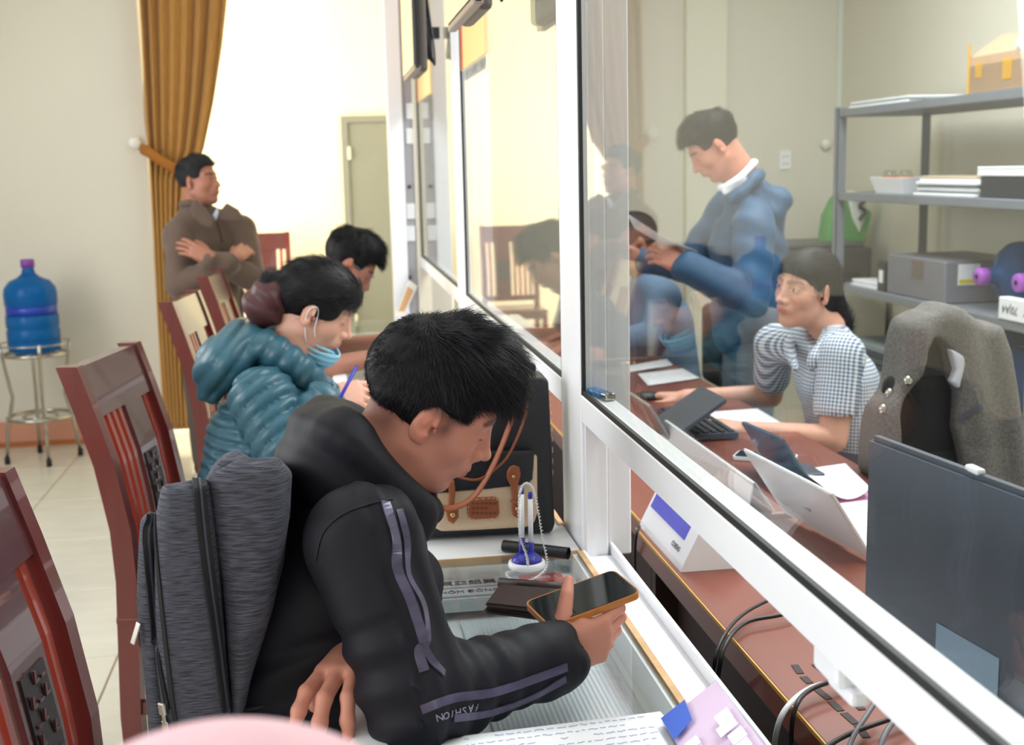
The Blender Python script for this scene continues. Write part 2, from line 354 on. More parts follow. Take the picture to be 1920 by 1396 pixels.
k_.grid([[(x, y, z) for x, z in zip(xs, zz_)] for y in (1.15, 1.5, 2.03)]); k_.build('ribbed_liner', mat('ribbed_plastic', (228, 234, 240), .3), c1)
ch = thing('sill_channel', 'white aluminium sill channel between the near glass counter and the dark gap', 'channel', (XP + .03, 1.4, 0))
MB().box((XP - .001, .4, .78), (XP + .062, 2.172, ZT - .014)).build('base', alu_m, ch)
MB().box((XP + .055, .4, ZT - .014), (XP + .062, 2.19, ZT + .006), .001, seg=1).build('lip', alu_m, ch); MB().box((XP - .001, .4, ZT - .014), (XP + .004, 2.172, ZT)).build('lip', alu_m, ch)
MB().box((XP - .001, .4, .02), (XP + .02, 2.172, .78)).build('backing_panel', mat('black_panel', (22, 20, 20), .7), ch)
# film strip with lettering below the glass
ft = thing('film_strip', 'grey and red printed aluminium film strip under the near counter glass', 'film', (.25, 2.1, .762))
film_g = mat('film_grey', (172, 182, 192), .35); film_r = mat('film_red', (206, 92, 92), .4); ink = mat('ink_dark', (60, 62, 70), .6)
zf = ZT - .03
for r, (ya_, yb_) in enumerate(((2.055, 2.093), (2.1, 2.14))):
    MB().box((.06, ya_, zf - .004), (.34, yb_, zf)).build('grey_band', film_g, ft); MB().box((.3 + .02 * r, ya_, zf - .004), (.4, yb_, zf + .0006)).build('red_band', film_r, ft)
    link('lettering', text_mesh('東亞鋁業' if r else 'NHÔM ĐÔNG Á', .026 if r else .019, Matrix.Translation((.225, (ya_ + yb_) / 2, zf + .0005))), ink, ft)
    MB().lathe([(.011, 0), (.011, .0006), (.0085, .0006), (.0085, 0)], (.145, (ya_ + yb_) / 2, zf), 20).build('round_logo', film_r, ft)
    link('lettering', text_mesh('ĐÔNG Á', .012, Matrix.Translation((.365, (ya_ + yb_) / 2, zf + .001))), mat('ink_pale', (235, 215, 215), .6), ft)
MB().box((.055, 2.05, .762), (.42, 2.145, .786)).build('profile', mat('pale_profile', (206, 212, 216), .4), ft)

# ================================================================== clerks' desks
wood_m = mat('red_brown_laminate', (118, 60, 44), .38, var=.12, vscale=14, stretch=(1, .12, 1), coat=.15)
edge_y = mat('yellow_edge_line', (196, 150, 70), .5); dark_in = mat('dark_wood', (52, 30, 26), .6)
def desk(x0, x1, y0, y1, label):
    t = thing('office_desk', label, 'desk', ((x0 + x1) / 2, (y0 + y1) / 2, 0))
    MB().box((x0, y0, .70), (x1, y1, .75), .004, seg=1).build('desktop', wood_m, t)
    MB().box((x0 - .0008, y0, .7445), (x0 + .002, y1, .7508)).build('edge_line', edge_y, t)
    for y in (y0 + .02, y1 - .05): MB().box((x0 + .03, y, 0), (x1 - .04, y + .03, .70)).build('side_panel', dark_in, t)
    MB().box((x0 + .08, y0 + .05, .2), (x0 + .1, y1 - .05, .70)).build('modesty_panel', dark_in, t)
    return t
desk(.637, 1.31, .55, 2.51, 'red-brown office desk with cables nearest the lower right corner')
desk(.66, 1.34, 2.56, 4.5, 'red-brown office desk of the clerk in the checked shirt')
desk(.66, 1.34, 4.56, 6.05, 'red-brown office desk farthest behind the glass')

# ================================================================== carved wooden chairs
chw = mat('red_lacquered_wood', (98, 35, 32), .28, var=.16, vscale=9, stretch=(3, 3, .5), coat=.5)
chp = mat('dark_lacquered_panel', (84, 44, 46), .25, var=.1, vscale=6, coat=.6); carve = mat('carved_panel', (44, 34, 38), .4)
slat_c = mat('red_lacquered_slat', (148, 52, 36), .28, var=.12, coat=.5)
BK = [(-.205, .44), (-.20, .55), (-.205, .68), (-.232, .84), (-.272, .98), (-.305, 1.085)]   # x,z of the curved back
def bkx(z): return float(np.interp(z, [q[1] for q in BK], [q[0] for q in BK]))
def strip(y0, y1, z0, z1, th, off=0., n=8):
    m = MB(); ZZ = np.linspace(z0, z1, n); ring = []
    A = [[(bkx(z) + off - th / 2, y0, z), (bkx(z) + off + th / 2, y0, z), (bkx(z) + off + th / 2, y1, z), (bkx(z) + off - th / 2, y1, z)] for z in ZZ]
    m.grid(A, False, True); k = len(m.v); m.f += [(0, 1, 2, 3), (k - 4, k - 3, k - 2, k - 1)]; m.sm += [False, False]; return m
def make_chair(label):
    t = thing('wooden_chair', label, 'chair', group='carved red wooden chairs'); w = .205
    for s in (-1, 1):
        m = MB(); pts = [(-.21, 0), (-.215, .2)] + BK
        m.grid([[(x - .026, s * w - .019 , z), (x + .026, s * w - .019, z), (x + .026, s * w + .019, z), (x - .026, s * w + .019, z)] for x, z in pts], False, True)
        k = len(m.v); m.f += [(0, 1, 2, 3), (k - 4, k - 3, k - 2, k - 1)]; m.sm += [False, False]; m.build('back_post', chw, t, False)
        MB().box((.13, s * w - .02, 0), (.17, s * w + .02, .43), .004, seg=1).build('leg', chw, t, False)
        MB().box((-.19, s * w - .011, .2), (.13, s * w + .011, .235), .003, seg=1).build('stretcher', chw, t, False)
    MB().box((-.19, -.2, .39), (.16, .2, .435), .004, seg=1).build('seat_apron', chw, t, False)
    MB().box((-.235, -.225, .436), (.19, .225, .462), .008).build('seat', chw, t, False)
    strip(-.186, .186, .955, 1.08, .03, .004, 5).build('top_rail', chp, t, False)
    strip(-.186, .186, .5, .54, .03, 0, 3).build('lower_rail', chw, t, False)
    for y in (-.158, -.118, -.078, -.038): strip(y - .0095, y + .0095, .54, .956, .02).build('slat', slat_c, t, False)
    strip(.142, .164, .54, .956, .02).build('slat', slat_c, t, False)
    sp = strip(-.005, .118, .54, .956, .022, .002).build('splat', chp, t, False)
    strip(.012, .1, .665, .82, .004, .0145, 5).build('carved_panel', carve, sp, False)
    key = MB()
    for i in range(3):
        for j in range(5):
            z = .685 + j * .029; y = .022 + i * .025; x = bkx(z) + .018
            if (i * 3 + j) % 4: key.cbox((x, y + .009, z), (.004, .015, .005)); 
            if (i + j) % 2: key.cbox((x, y + .003, z + .01), (.004, .005, .016))
    key.build('carved_motif', chp, sp, False)
    return t
def copy_tree(o, parent=None):
    c = o.copy(); COL.objects.link(c); c.parent = parent
    if parent is not None: c.matrix_parent_inverse = o.matrix_parent_inverse.copy()
    for k in list(o.children): copy_tree(k, c)
    return c
C0 = make_chair('red wooden chair at the lower left corner with its carved panel facing the young man')
def put_chair(o, nx, ny, rz, label=None):
    """nx,ny: where the near end of the back's top stands"""
    c, s = math.cos(rz), math.sin(rz); lx, ly = -.305, -.205
    o.rotation_euler = (0, 0, rz); o.location = (nx - (c * lx - s * ly), ny - (s * lx + c * ly), 0)
    if label: o['label'] = label
put_chair(C0, -.585, 1.55, math.radians(-8))
C1 = copy_tree(C0); put_chair(C1, -.622, 3.028, math.radians(-11), 'red wooden chair between the backpack and the water bottle, pale side edge showing')
C2 = copy_tree(C0); put_chair(C2, -.575, 4.504, math.radians(-7), 'red wooden chair right behind the back of the woman in the teal jacket')
C3 = copy_tree(C0); put_chair(C3, -.545, 5.56, math.radians(-4), 'red wooden chair seen edge-on in front of the man in the brown jacket')
C4 = copy_tree(C0); C4.rotation_euler = (0, 0, -math.pi / 2); q = PY(512, 437, 9.55); C4.location = (q[0] - .1, 9.3, 0); C4['label'] = 'red wooden chair facing us against the bright far wall'

# ================================================================== screens and signs hung on the partition
dark_pl = mat('black_plastic', (24, 26, 32), .4); tvscreen = mat('dark_screen', (16, 18, 22), .06, spec=.9)
tvside = mat('tv_casing', (96, 88, 84), .45); bronze = mat('flat_casing_bottom', (150, 134, 124), .4)
def tv(y0, y1, label):
    x = .33; z0 = 1.877; h = .42
    t = thing('hanging_monitor', label, 'monitor', (x + .05, (y0 + y1) / 2, z0), group='monitors hung along the partition')
    MB().box((x + .004, y0, z0), (x + .022, y1, z0 + h), .004, seg=1).build('casing', dark_pl, t)
    MB().box((x, y0 + .008, z0 + .014), (x + .0045, y1 - .008, z0 + h - .01)).build('screen', tvscreen, t)
    MB().box((x + .002, y0 + .002, z0 - .003), (x + .024, y1 - .002, z0 + .012), .002, seg=1).build('lower_bezel', bronze, t)
    MB().box((x + .022, y0 + .1, z0 - .002), (x + .058, y1 - .1, z0 + .3), .012).build('back_shell', tvside, t)
    MB().box((x + .058, (y0 + y1) / 2 - .05, z0 + .1), (x + .075, (y0 + y1) / 2 + .05, z0 + .2), .003, seg=1).build('mount_plate', dark_pl, t)
    MB().box((x + .075, (y0 + y1) / 2 - .02, z0 + .13), (XP + .001, (y0 + y1) / 2 + .02, z0 + .17)).build('bracket', dark_pl, t)
    ym = (y0 + y1) / 2
    for k in range(4):
        a = y0 + .14 + .09 * k
        MB().tube(spline([(x + .05, a, z0 + .2), (x + .085, a + .03, z0 + .03 + .02 * k), (x + .09, a + .06, z0 + .1), (x + .08, ym + .02, z0 + .34), (XP - .01, ym, z0 + .6)], 6), .004, 6).build('cable', dark_pl, t)
tv(2.67, 3.22, 'black monitor hung at the top of the glass, nearer to us')
tv(4.385, 4.97, 'black monitor hung at the top of the glass, farther from us')
org = mat('orange_acrylic', (248, 208, 140), .4); redl = mat('red_edge', (196, 70, 60), .5); pale = mat('pale_lettering', (250, 236, 222), .5)
def hang_sign(y0, y1, z0, label):
    t = thing('window_sign', label, 'sign', (XP + .005, (y0 + y1) / 2, z0), group='orange signs on the glass')
    MB().box((XP + .004, y0, z0), (XP + .0085, y1, z0 + .8)).build('board', org, t)
    MB().box((XP + .0035, y1 - .06, z0), (XP + .004, y1 - .012, z0 + .8)).build('red_edge', redl, t)
    for k in range(5):
        yk = y1 - .16 - k * .085; MB().box((XP + .003, yk - .06, z0 + .28 + .012 * k), (XP + .004, yk, z0 + .42 + .012 * k), .0003, seg=1).build('pale_mark', pale, t)
z1 = PX(866, 137, XP + .018)[2]
hang_sign(3.42, 4.02, z1, 'orange sign with pale lettering behind the glass beside the nearer monitor')
hang_sign(5.2, 5.9, z1, 'orange sign with pale lettering behind the farthest pane')
# ================================================================== organic shapes: distance fields -> one closed mesh
f32 = np.float32
def A3(p): return np.asarray(p, f32)
def rcone(a, b, ra, rb):
    a, b = A3(a), A3(b); ba = b - a; l2 = float(ba @ ba) + 1e-12
    def fn(P):
        t = np.clip(((P - a) @ ba) / l2, 0, 1); return np.linalg.norm(P - a - t[:, None] * ba, axis=1) - (ra + (rb - ra) * t)
    return fn, np.minimum(a, b) - max(ra, rb), np.maximum(a, b) + max(ra, rb)
def chain(pts, rs):
    fs = [rcone(pts[i], pts[i + 1], rs[i], rs[i + 1]) for i in range(len(pts) - 1)]
    def fn(P):
        d = fs[0][0](P)
        for g in fs[1:]: d = np.minimum(d, g[0](P))
        return d
    return fn, np.min([g[1] for g in fs], 0), np.max([g[2] for g in fs], 0)
def ecap(a, b, ra, rb, axis, s):
    """tapered capsule widened by s along axis (a pair of numbers: widening at a and at b)"""
    a, b = A3(a), A3(b); ax = A3(axis); ax = ax / np.linalg.norm(ax); ba = b - a; ba_ = ba - ax * (ba @ ax); l2 = float(ba_ @ ba_) + 1e-12
    s0, s1 = (s if isinstance(s, (tuple, list)) else (s, s))
    def fn(P):
        q = P - a; w = q @ ax; qp = q - w[:, None] * ax; t = np.clip((qp @ ba_) / l2, 0, 1)
        w2 = (w - t * float(ba @ ax)) / (s0 + (s1 - s0) * t); qq = qp - t[:, None] * ba_
        return np.sqrt((qq * qq).sum(1) + w2 * w2) - (ra + (rb - ra) * t)
    m = max(ra, rb) * max(s0, s1); return fn, np.minimum(a, b) - m, np.maximum(a, b) + m
def ell(c, r, R=None):
    c, r = A3(c), A3(r); m = float(r.max())
    def fn(P):
        q = P - c
        if R is not None: q = q @ A3(R)
        k0 = np.linalg.norm(q / r, axis=1); k1 = np.linalg.norm(q / (r * r), axis=1) + 1e-9; return k0 * (k0 - 1) / k1
    return fn, c - m, c + m
def rboxf(c, h, rad, R=None):
    c, h = A3(c), A3(h) - rad; m = float(np.linalg.norm(h)) + rad
    def fn(P):
        q = P - c
        if R is not None: q = q @ A3(R)
        q = np.abs(q) - h; return np.linalg.norm(np.maximum(q, 0), axis=1) + np.minimum(q.max(1), 0) - rad
    return fn, c - m, c + m
def polyf(poly, y0, y1, rad, shear=None):
    """polygon in the XZ plane, thick from y0 to y1, rounded by rad"""
    V = np.asarray(poly, f32); n = len(V)
    def fn(P):
        q = P[:, [0, 2]]
        if shear: q = q + np.outer(P[:, 1] - y0, A3((0, shear)))
        d = np.full(len(P), 1e9, f32); sgn = np.ones(len(P), f32)
        for i in range(n):
            j = (i - 1) % n; e = V[j] - V[i]; w = q - V[i]; t = np.clip((w @ e) / (e @ e), 0, 1); b = w - t[:, None] * e; d = np.minimum(d, (b * b).sum(1))
            c1 = q[:, 1] >= V[i, 1]; c2 = q[:, 1] < V[j, 1]; c3 = e[0] * w[:, 1] > e[1] * w[:, 0]
            fl_ = (c1 & c2 & c3) | (~c1 & ~c2 & ~c3); sgn[fl_] *= -1
        d2 = sgn * np.sqrt(d) + rad; dy = np.abs(P[:, 1] - (y0 + y1) / 2) - (y1 - y0) / 2 + rad
        return np.minimum(np.maximum(d2, dy), 0) + np.sqrt(np.maximum(d2, 0) ** 2 + np.maximum(dy, 0) ** 2) - rad
    return fn, A3([V[:, 0].min(), y0, V[:, 1].min() - abs(shear or 0) * (y1 - y0)]) - .005, A3([V[:, 0].max(), y1, V[:, 1].max()]) + .005
def half(n, p):
    n = A3(n); n = n / np.linalg.norm(n); p = A3(p); return (lambda P: (P - p) @ n), p - .3, p + .3
def noise3(P, scale, seed=0, n=6):
    r = np.random.default_rng(seed); out = np.zeros(len(P), f32)
    for i in range(n):
        k = r.normal(size=3).astype(f32); k *= scale * (0.6 + .8 * r.random()) / np.linalg.norm(k); out += np.sin(P @ k + r.random() * 6.28)
    return out / n
class Field:
    def __init__(s): s.it = []; s.disp = []
    def u(s, prim, k=.01): s.it.append((prim, k, 'u')); return s
    def cut(s, prim, k=.005): s.it.append((prim, k, 's')); return s
    def keep(s, prim, k=.005): s.it.append((prim, k, 'i')); return s
    def wrinkle(s, fn): s.disp.append(fn); return s
    def __call__(s, P):
        d = None
        for (fn, lo, hi), k, op in s.it:
            e = fn(P)
            if d is None: d = e; continue
            if op == 's': e = -e
            if op == 'u': h = np.clip(.5 + .5 * (e - d) / k, 0, 1); d = e + (d - e) * h - k * h * (1 - h)
            else: h = np.clip(.5 - .5 * (e - d) / k, 0, 1); d = e + (d - e) * h + k * h * (1 - h)
        for g in s.disp: d = d + g(P)
        return d
    def bounds(s, m):
        L = [p for p in s.it if p[2] == 'u']; return np.min([p[0][1] for p in L], 0) - m, np.max([p[0][2] for p in L], 0) + m
    def mesh_data(s, h, lo=None, hi=None):
        l, g = s.bounds(3 * h + .012)
        if lo is not None: l = np.maximum(l, lo)
        if hi is not None: g = np.minimum(g, hi)
        B = 4; n = (np.ceil((g - l) / (h * B)).astype(int) + 1)
        ax = [l[i] + h * B * np.arange(n[i] + 1) for i in range(3)]
        G = np.stack(np.meshgrid(*ax, indexing='ij'), -1).reshape(-1, 3).astype(f32)
        c = s(G).reshape(n + 1)
        N = n * B; V = np.repeat(np.repeat(np.repeat(np.where(c < 0, -1., 1.).astype(f32), B, 0), B, 1), B, 2)[:N[0] + 1, :N[1] + 1, :N[2] + 1].copy()
        near = np.abs(c) < h * B * 1.35
        nb = np.zeros(n, bool)
        for i in (0, 1):
            for j in (0, 1):
                for k in (0, 1): nb |= near[i:n[0] + i, j:n[1] + j, k:n[2] + k]
        I = np.argwhere(nb)
        off = np.stack(np.meshgrid(*[np.arange(B + 1)] * 3, indexing='ij'), -1).reshape(-1, 3)
        for q in range(0, len(I), 4000):
            idx = (I[q:q + 4000, None, :] * B + off[None]).reshape(-1, 3); P = (l + idx * h).astype(f32)
            V[idx[:, 0], idx[:, 1], idx[:, 2]] = s(P)
        return surface_nets(V, l, h)
def surface_nets(V, l, h):
    S = V < 0; c = [slice(0, -1), slice(1, None)]
    cnt = np.zeros(np.array(S.shape) - 1, np.uint8)
    for i in (0, 1):
        for j in (0, 1):
            for k in (0, 1): cnt += S[c[i], c[j], c[k]]
    act = (cnt > 0) & (cnt < 8); idx = np.full(act.shape, -1, np.int64); C = np.argwhere(act); idx[act] = np.arange(len(C))
    acc = np.zeros((len(C), 3)); w = np.zeros(len(C))
    cor = [(i, j, k) for i in (0, 1) for j in (0, 1) for k in (0, 1)]
    for a in cor:
        for ax in range(3):
            if a[ax]: continue
            b = list(a); b[ax] = 1
            va = V[C[:, 0] + a[0], C[:, 1] + a[1], C[:, 2] + a[2]]; vb = V[C[:, 0] + b[0], C[:, 1] + b[1], C[:, 2] + b[2]]
            m = (va < 0) != (vb < 0); t = np.where(m, va / np.where(m, va - vb, 1), 0)
            p = np.array(a, float)[None] + np.eye(3)[ax][None] * t[:, None]; acc[m] += p[m]; w[m] += 1
    P = l + (C + acc / w[:, None]) * h; F = []
    for ax in range(3):
        u, v = (ax + 1) % 3, (ax + 2) % 3
        s0 = [slice(None)] * 3; s1 = [slice(None)] * 3; s0[ax] = slice(0, -1); s1[ax] = slice(1, None)
        e = S[tuple(s0)] != S[tuple(s1)]; E_ = np.argwhere(e)
        ok = (E_[:, u] > 0) & (E_[:, v] > 0) & (E_[:, u] < S.shape[u] - 1) & (E_[:, v] < S.shape[v] - 1); E_ = E_[ok]
        q = []
        for du, dv in ((-1, -1), (0, -1), (0, 0), (-1, 0)):
            T_ = E_.copy(); T_[:, u] += du; T_[:, v] += dv; q.append(idx[T_[:, 0], T_[:, 1], T_[:, 2]])
        q = np.stack(q, 1); fl_ = ~S[E_[:, 0], E_[:, 1], E_[:, 2]]; q[fl_] = q[fl_][:, ::-1]; F.append(q[(q >= 0).all(1)])
    return P, np.concatenate(F)
def np_mesh(name, P, F, smooth=True, tint=None):
    me = bpy.data.meshes.new(name); F = np.asarray(F); k = F.shape[1]
    me.vertices.add(len(P)); me.vertices.foreach_set('co', np.asarray(P, f32).ravel())
    me.loops.add(F.size); me.loops.foreach_set('vertex_index', F.ravel().astype(np.int32)); me.polygons.add(len(F))
    me.polygons.foreach_set('loop_start', np.arange(0, F.size, k, dtype=np.int32)); me.polygons.foreach_set('use_smooth', np.full(len(F), smooth))
    me.update(calc_edges=True)
    if tint is not None:
        a = me.attributes.new('tint', 'FLOAT_COLOR', 'POINT'); a.data.foreach_set('color', np.concatenate([tint, np.ones((len(P), 1))], 1).astype(f32).ravel())
    return me
def relax(P, F, it=1):
    n = len(P)
    for _ in range(it):
        acc = np.zeros_like(P); w = np.zeros(n); m = P[F].mean(1)
        for k in range(4): np.add.at(acc, F[:, k], m); np.add.at(w, F[:, k], 1)
        P = .4 * P + .6 * acc / np.maximum(w, 1)[:, None]
    return P
def sculpt(name, fld, h, m, parent=None, M=None, it=1, lo=None, hi=None, tint=None):
    P, F = fld.mesh_data(h, lo, hi)
    if it: P = relax(P, F, it)
    c = tint(P) if tint else None
    if M is not None: Mn = np.array(M); P = P @ Mn[:3, :3].T + Mn[:3, 3]
    return link(name, np_mesh(name, P, F, True, c), m, parent)
def bvh_of(objs):
    V = []; F = []
    for o in objs:
        n = len(V); me = o.data; V += [tuple(v.co) for v in me.vertices]; F += [tuple(i + n for i in p.vertices) for p in me.polygons]
    return BVHTree.FromPolygons(V, F)
def shoot(bvh, x, y, lift=.0):
    d = Vector(ray(x, y)).normalized(); h = bvh.ray_cast(Vector(CO), d)
    if h[0] is None: return None, None
    n = h[1] if h[1].dot(d) < 0 else -h[1]
    return np.array(h[0] + n * lift), np.array(n)
def ribbon_on(bvh, name, pts, width, m, parent, lift=.0015, n=10, th=.0012):
    """a band of cloth or zip laid on a surface along pixel points"""
    path = []; nor = []
    for q in spline([(p[0], p[1], 0) for p in pts], n):
        a, nn = shoot(bvh, q[0], q[1], lift)
        if a is None: continue
        if path and np.linalg.norm(a - path[-1]) > .05: continue
        path.append(a); nor.append(nn)
    if len(path) < 3: return None
    P = np.array(path); N = np.array(nor)
    for _ in range(2): N[1:-1] = (N[:-2] + N[1:-1] + N[2:]) / 3; P[1:-1] = .25 * P[:-2] + .5 * P[1:-1] + .25 * P[2:]
    rows = []
    for i in range(len(P)):
        t = P[min(i + 1, len(P) - 1)] - P[max(i - 1, 0)]; s = np.cross(t, N[i]); s /= np.linalg.norm(s) + 1e-9; w = (width if not callable(width) else width(i / (len(P) - 1))) / 2
        u = N[i] / np.linalg.norm(N[i]); rows.append([P[i] - s * w - u * th, P[i] - s * w + u * th, P[i] + s * w + u * th, P[i] + s * w - u * th])
    k = MB(); k.grid(rows, False, True); return k.build(name, m, parent)
# ================================================================== people: heads, hands, clothes
def rotm(yaw, pitch, roll):
    cy, sy, cp, sp, cr, sr = math.cos(yaw), math.sin(yaw), math.cos(pitch), math.sin(pitch), math.cos(roll), math.sin(roll)
    return np.array([[cy, -sy, 0], [sy, cy, 0], [0, 0, 1]]) @ np.array([[cp, 0, sp], [0, 1, 0], [-sp, 0, cp]]) @ np.array([[1, 0, 0], [0, cr, -sr], [0, sr, cr]])
def xf(R, t): M = np.eye(4); M[:3, :3] = R; M[:3, 3] = t; return M
def ap(M, P): return np.asarray(P) @ M[:3, :3].T + M[:3, 3]
def inv(M, P): return (np.asarray(P) - M[:3, 3]) @ np.linalg.inv(M[:3, :3]).T
def head_field(neck, o):
    f = Field(); jw = o.get('jaw', 1.0); fem = o.get('fem', 0)
    f.u(ell((-.012, 0, .028), (.094, .074, .082)), .02)
    f.u(ell((.028, 0, -.026), (.058, .060, .088)), .03)                       # face
    f.u(ell((.030, 0, -.074), (.048, .050 * jw, .038)), .028)                  # jaw
    for s in (-1, 1): f.u(rcone((.000, s * .052 * jw, -.060), (.062, s * .016, -.104), .017, .014), .03)
    f.u(ell((.073, 0, -.105), (.017, .020 * jw, .015)), .018)                  # chin
    for s in (-1, 1):
        f.u(ell((.052, s * .041, -.030), (.027, .021, .022)), .025)            # cheek
        f.u(rcone((.081, s * .013, .021), (.068, s * .046, .019), .010, .009), .016)   # brow
    for s in (-1, 1): f.cut(ell((.101, s * .034, .000), (.018, .0165, .0105)), .014)
    for s in (-1, 1): f.u(ell((.0725, s * .0315, -.0005), (.0150, .0170, .0128)), .005)
    f.u(rcone((.074, 0, .016), (.086, 0, -.036), .0135, .0165), .010)
    f.u(rcone((.087, 0, .010), (.109, 0, -.031), .0070, .0085), .011)          # nose
    f.u(ell((.110, 0, -.035), (.0120, .0115, .0098)), .006)
    for s in (-1, 1): f.u(ell((.097, s * .0125, -.0385), (.0115, .0078, .0080)), .005)
    for s in (-1, 1): f.cut(ell((.105, s * .0065, -.0470), (.0055, .0036, .0045)), .003)
    f.u(ell((.083, 0, -.064), (.017, .028, .021)), .02)                       # muzzle
    f.u(ell((.0965, 0, -.0632), (.0085, .0215, .0050)), .006)
    f.u(ell((.0950, 0, -.0735), (.0090, .0195, .0056)), .006)
    f.cut(rcone((.1065, -.015, -.0686), (.1065, .015, -.0686), .0014, .0014), .003)
    f.cut(ell((.101, 0, -.0885), (.010, .018, .0055)), .012)
    for s in (-1, 1):   # ears: rim, hollow, lobe
        Re = rotm(s * .50, .16, 0)
        f.u(ell((-.009, s * .0765, -.012), (.0175, .0075, .0335), Re), .006)
        f.cut(ell((-.006, s * .0850, -.008), (.0115, .0052, .0215), Re), .003)
        f.u(ell((-.009, s * .0790, -.004), (.0055, .0035, .0150), Re), .004)
        f.cut(ell((.002, s * .0825, -.016), (.0050, .0050, .0070)), .003)
        f.u(ell((-.002, s * .0765, -.0375), (.0085, .0045, .0085)), .006); f.u(ell((.009, s * .0735, -.016), (.0035, .0035, .006)), .005)
    nk = np.asarray(neck); r = o.get('neck_r', .056)
    f.u(chain([(-.030, 0, -.045), nk * .55 + np.array([-.03, 0, -.045]) * .45, nk], [.050, r, r * 1.12]), .025)
    f.u(rcone((.026, 0, -.080), nk * .6 + np.array([.030, 0, -.05]) * .4, .033, .045), .03)
    if not fem: f.u(ell(np.array([.040, 0, -.085]) * .5 + nk * .5 + np.array([.022, 0, 0]), (.018, .014, .018)), .02)
    return f
def smooth(e0, e1, x): t = np.clip((x - e0) / (e1 - e0), 0, 1); return t * t * (3 - 2 * t)
def head_tint(o):
    def g(P):
        c = np.ones((len(P), 3)); x, y, z = P.T
        def blend(m, col): c[:] = c * (1 - m[:, None]) + np.array(col) * m[:, None]
        ay = np.abs(y)
        red = np.exp(-(((x - .075) / .03) ** 2 + ((ay - .04) / .022) ** 2 + ((z + .03) / .025) ** 2)); blend(.25 * red, (1.08, .80, .76))
        blend(.45 * np.exp(-((x + .006) ** 2 / .03 ** 2 + (ay - .08) ** 2 / .008 ** 2 + (z + .01) ** 2 / .04 ** 2)), (1.1, .82, .76))
        up = ell((.0965, 0, -.0634), (.0105, .0235, .0054))[0](P); lo = ell((.0950, 0, -.0737), (.0108, .0215, .0062))[0](P)
        blend(smooth(.0022, -.0006, np.minimum(up, lo)) * o.get('lips', .75), (.80, .50, .52))
        blend(smooth(.0016, .0006, np.abs(z + .0688)) * (x > .088) * (ay < .021) * .8, (.42, .22, .22))
        br = np.minimum(rcone((.094, .013, .0225), (.082, .044, .0265), .0042, .0032)[0](np.stack([x, ay, z], 1)), rcone((.082, .044, .0265), (.070, .053, .022), .0032, .001)[0](np.stack([x, ay, z], 1)))
        blend(smooth(.0045, .001, br) * o.get('brow', .85), (.16, .13, .13))
        if o.get('eyes_open'):
            zz = (z - .0) / .0050; yy = (ay - .0315) / .0140; m = smooth(1.25, .75, yy ** 2 + zz ** 2) * (x > .066); e = m
            blend(m * .95, (1.22, 1.38, 1.5)); ir = smooth(.0060, .0046, np.sqrt((ay - .0315 + o.get('gaze', 0) * np.sign(y)) ** 2 + (z - .0006) ** 2)); blend(ir * m, (.07, .05, .05))
            ln = smooth(.5, .1, np.abs(yy ** 2 + zz ** 2 - 1.25)) * (x > .062) * smooth(-.1, .5, zz); blend(ln * .85, (.12, .09, .09))
        else:
            zl = -.0052 + 10 * (ay - .0315) ** 2
            blend(smooth(.0019, .0007, np.abs(z - zl)) * (np.abs(ay - .0325) < .0145) * (x > .062) * .95, (.10, .08, .08))
            blend(smooth(.0015, .0006, np.abs(z - .0068 + 12 * (ay - .0315) ** 2)) * (np.abs(ay - .0315) < .013) * (x > .066) * .35, (.5, .36, .33))
        nos = np.exp(-(((x - .104) / .006) ** 2 + ((ay - .007) / .005) ** 2 + ((z + .0445) / .005) ** 2)); blend(.8 * nos, (.3, .17, .15))
        st = o.get('stubble'); 
        if st: 
            m = st(P); blend(m, (.22, .2, .21))
        return c
    return g
def hand_field(side, curl, spread, thumb, fore, scale=1.0, fr=.030):
    """wrist at origin, fingers +x, back of hand +z, thumb on +y for a right hand (side=1)"""
    f = Field(); s = side; tips = []
    B = [(.089, .029), (.093, .009), (.090, -.011), (.083, -.029)]; L = [(.042, .025, .020), (.046, .029, .021), (.042, .027, .020), (.034, .021, .018)]; R = [.0092, .0095, .0090, .0080]
    for i, (bx, by) in enumerate(B):
        f.u(rcone((.006, by * .55 * s, -.001), (bx, by * s, 0), .0165, R[i] * 1.28), .014)
    f.u(rcone((.02, .014 * s, -.010), (.055, .034 * s, -.014), .017, .014), .014); f.u(rcone((.018, -.018 * s, -.008), (.06, -.026 * s, -.009), .014, .011), .014)
    for i, (bx, by) in enumerate(B):
        p = np.array([bx, by * s, 0.]); a = 0.; sp = spread[i] * s; q = [p]
        for k in range(3):
            a += curl[i][k]; d = np.array([math.cos(a) * math.cos(sp), math.sin(sp) * math.cos(a), -math.sin(a)]); p = p + d * L[i][k]; q.append(p)
        r = R[i]; f.u(chain(q, [r * 1.1, r, r * .92, r * .80]), .0035); nn = np.array([-d[2], 0, d[0]]); tips.append(p + np.array([math.sin(a), 0, math.cos(a)]) * r * .6 - d * .002)
        for k in (1, 2): f.u(ell(q[k], (r * 1.06,) * 3), .004)
    T_ = [np.array([t[0], t[1] * s, t[2]]) for t in thumb]; f.u(chain(T_, [.016, .0125, .0105, .0085]), .006)
    tips.append(T_[-1])
    fo = np.asarray(fore); f.u(ecap((0, 0, -.002), fo, .0225, fr, (0, 1, 0), (1.25, 1.12)), .02)
    def tint(P):
        c = np.ones((len(P), 3))
        for t in tips: m = np.exp(-((P - t) ** 2).sum(1) / .0085 ** 2)[:, None]; c = c * (1 - .55 * m) + np.array((1.12, .86, .84)) * .55 * m
        return c
    return f, tint
TH0 = [(.02, .020, -.008), (.050, .044, -.016), (.080, .054, -.022), (.104, .056, -.026)]
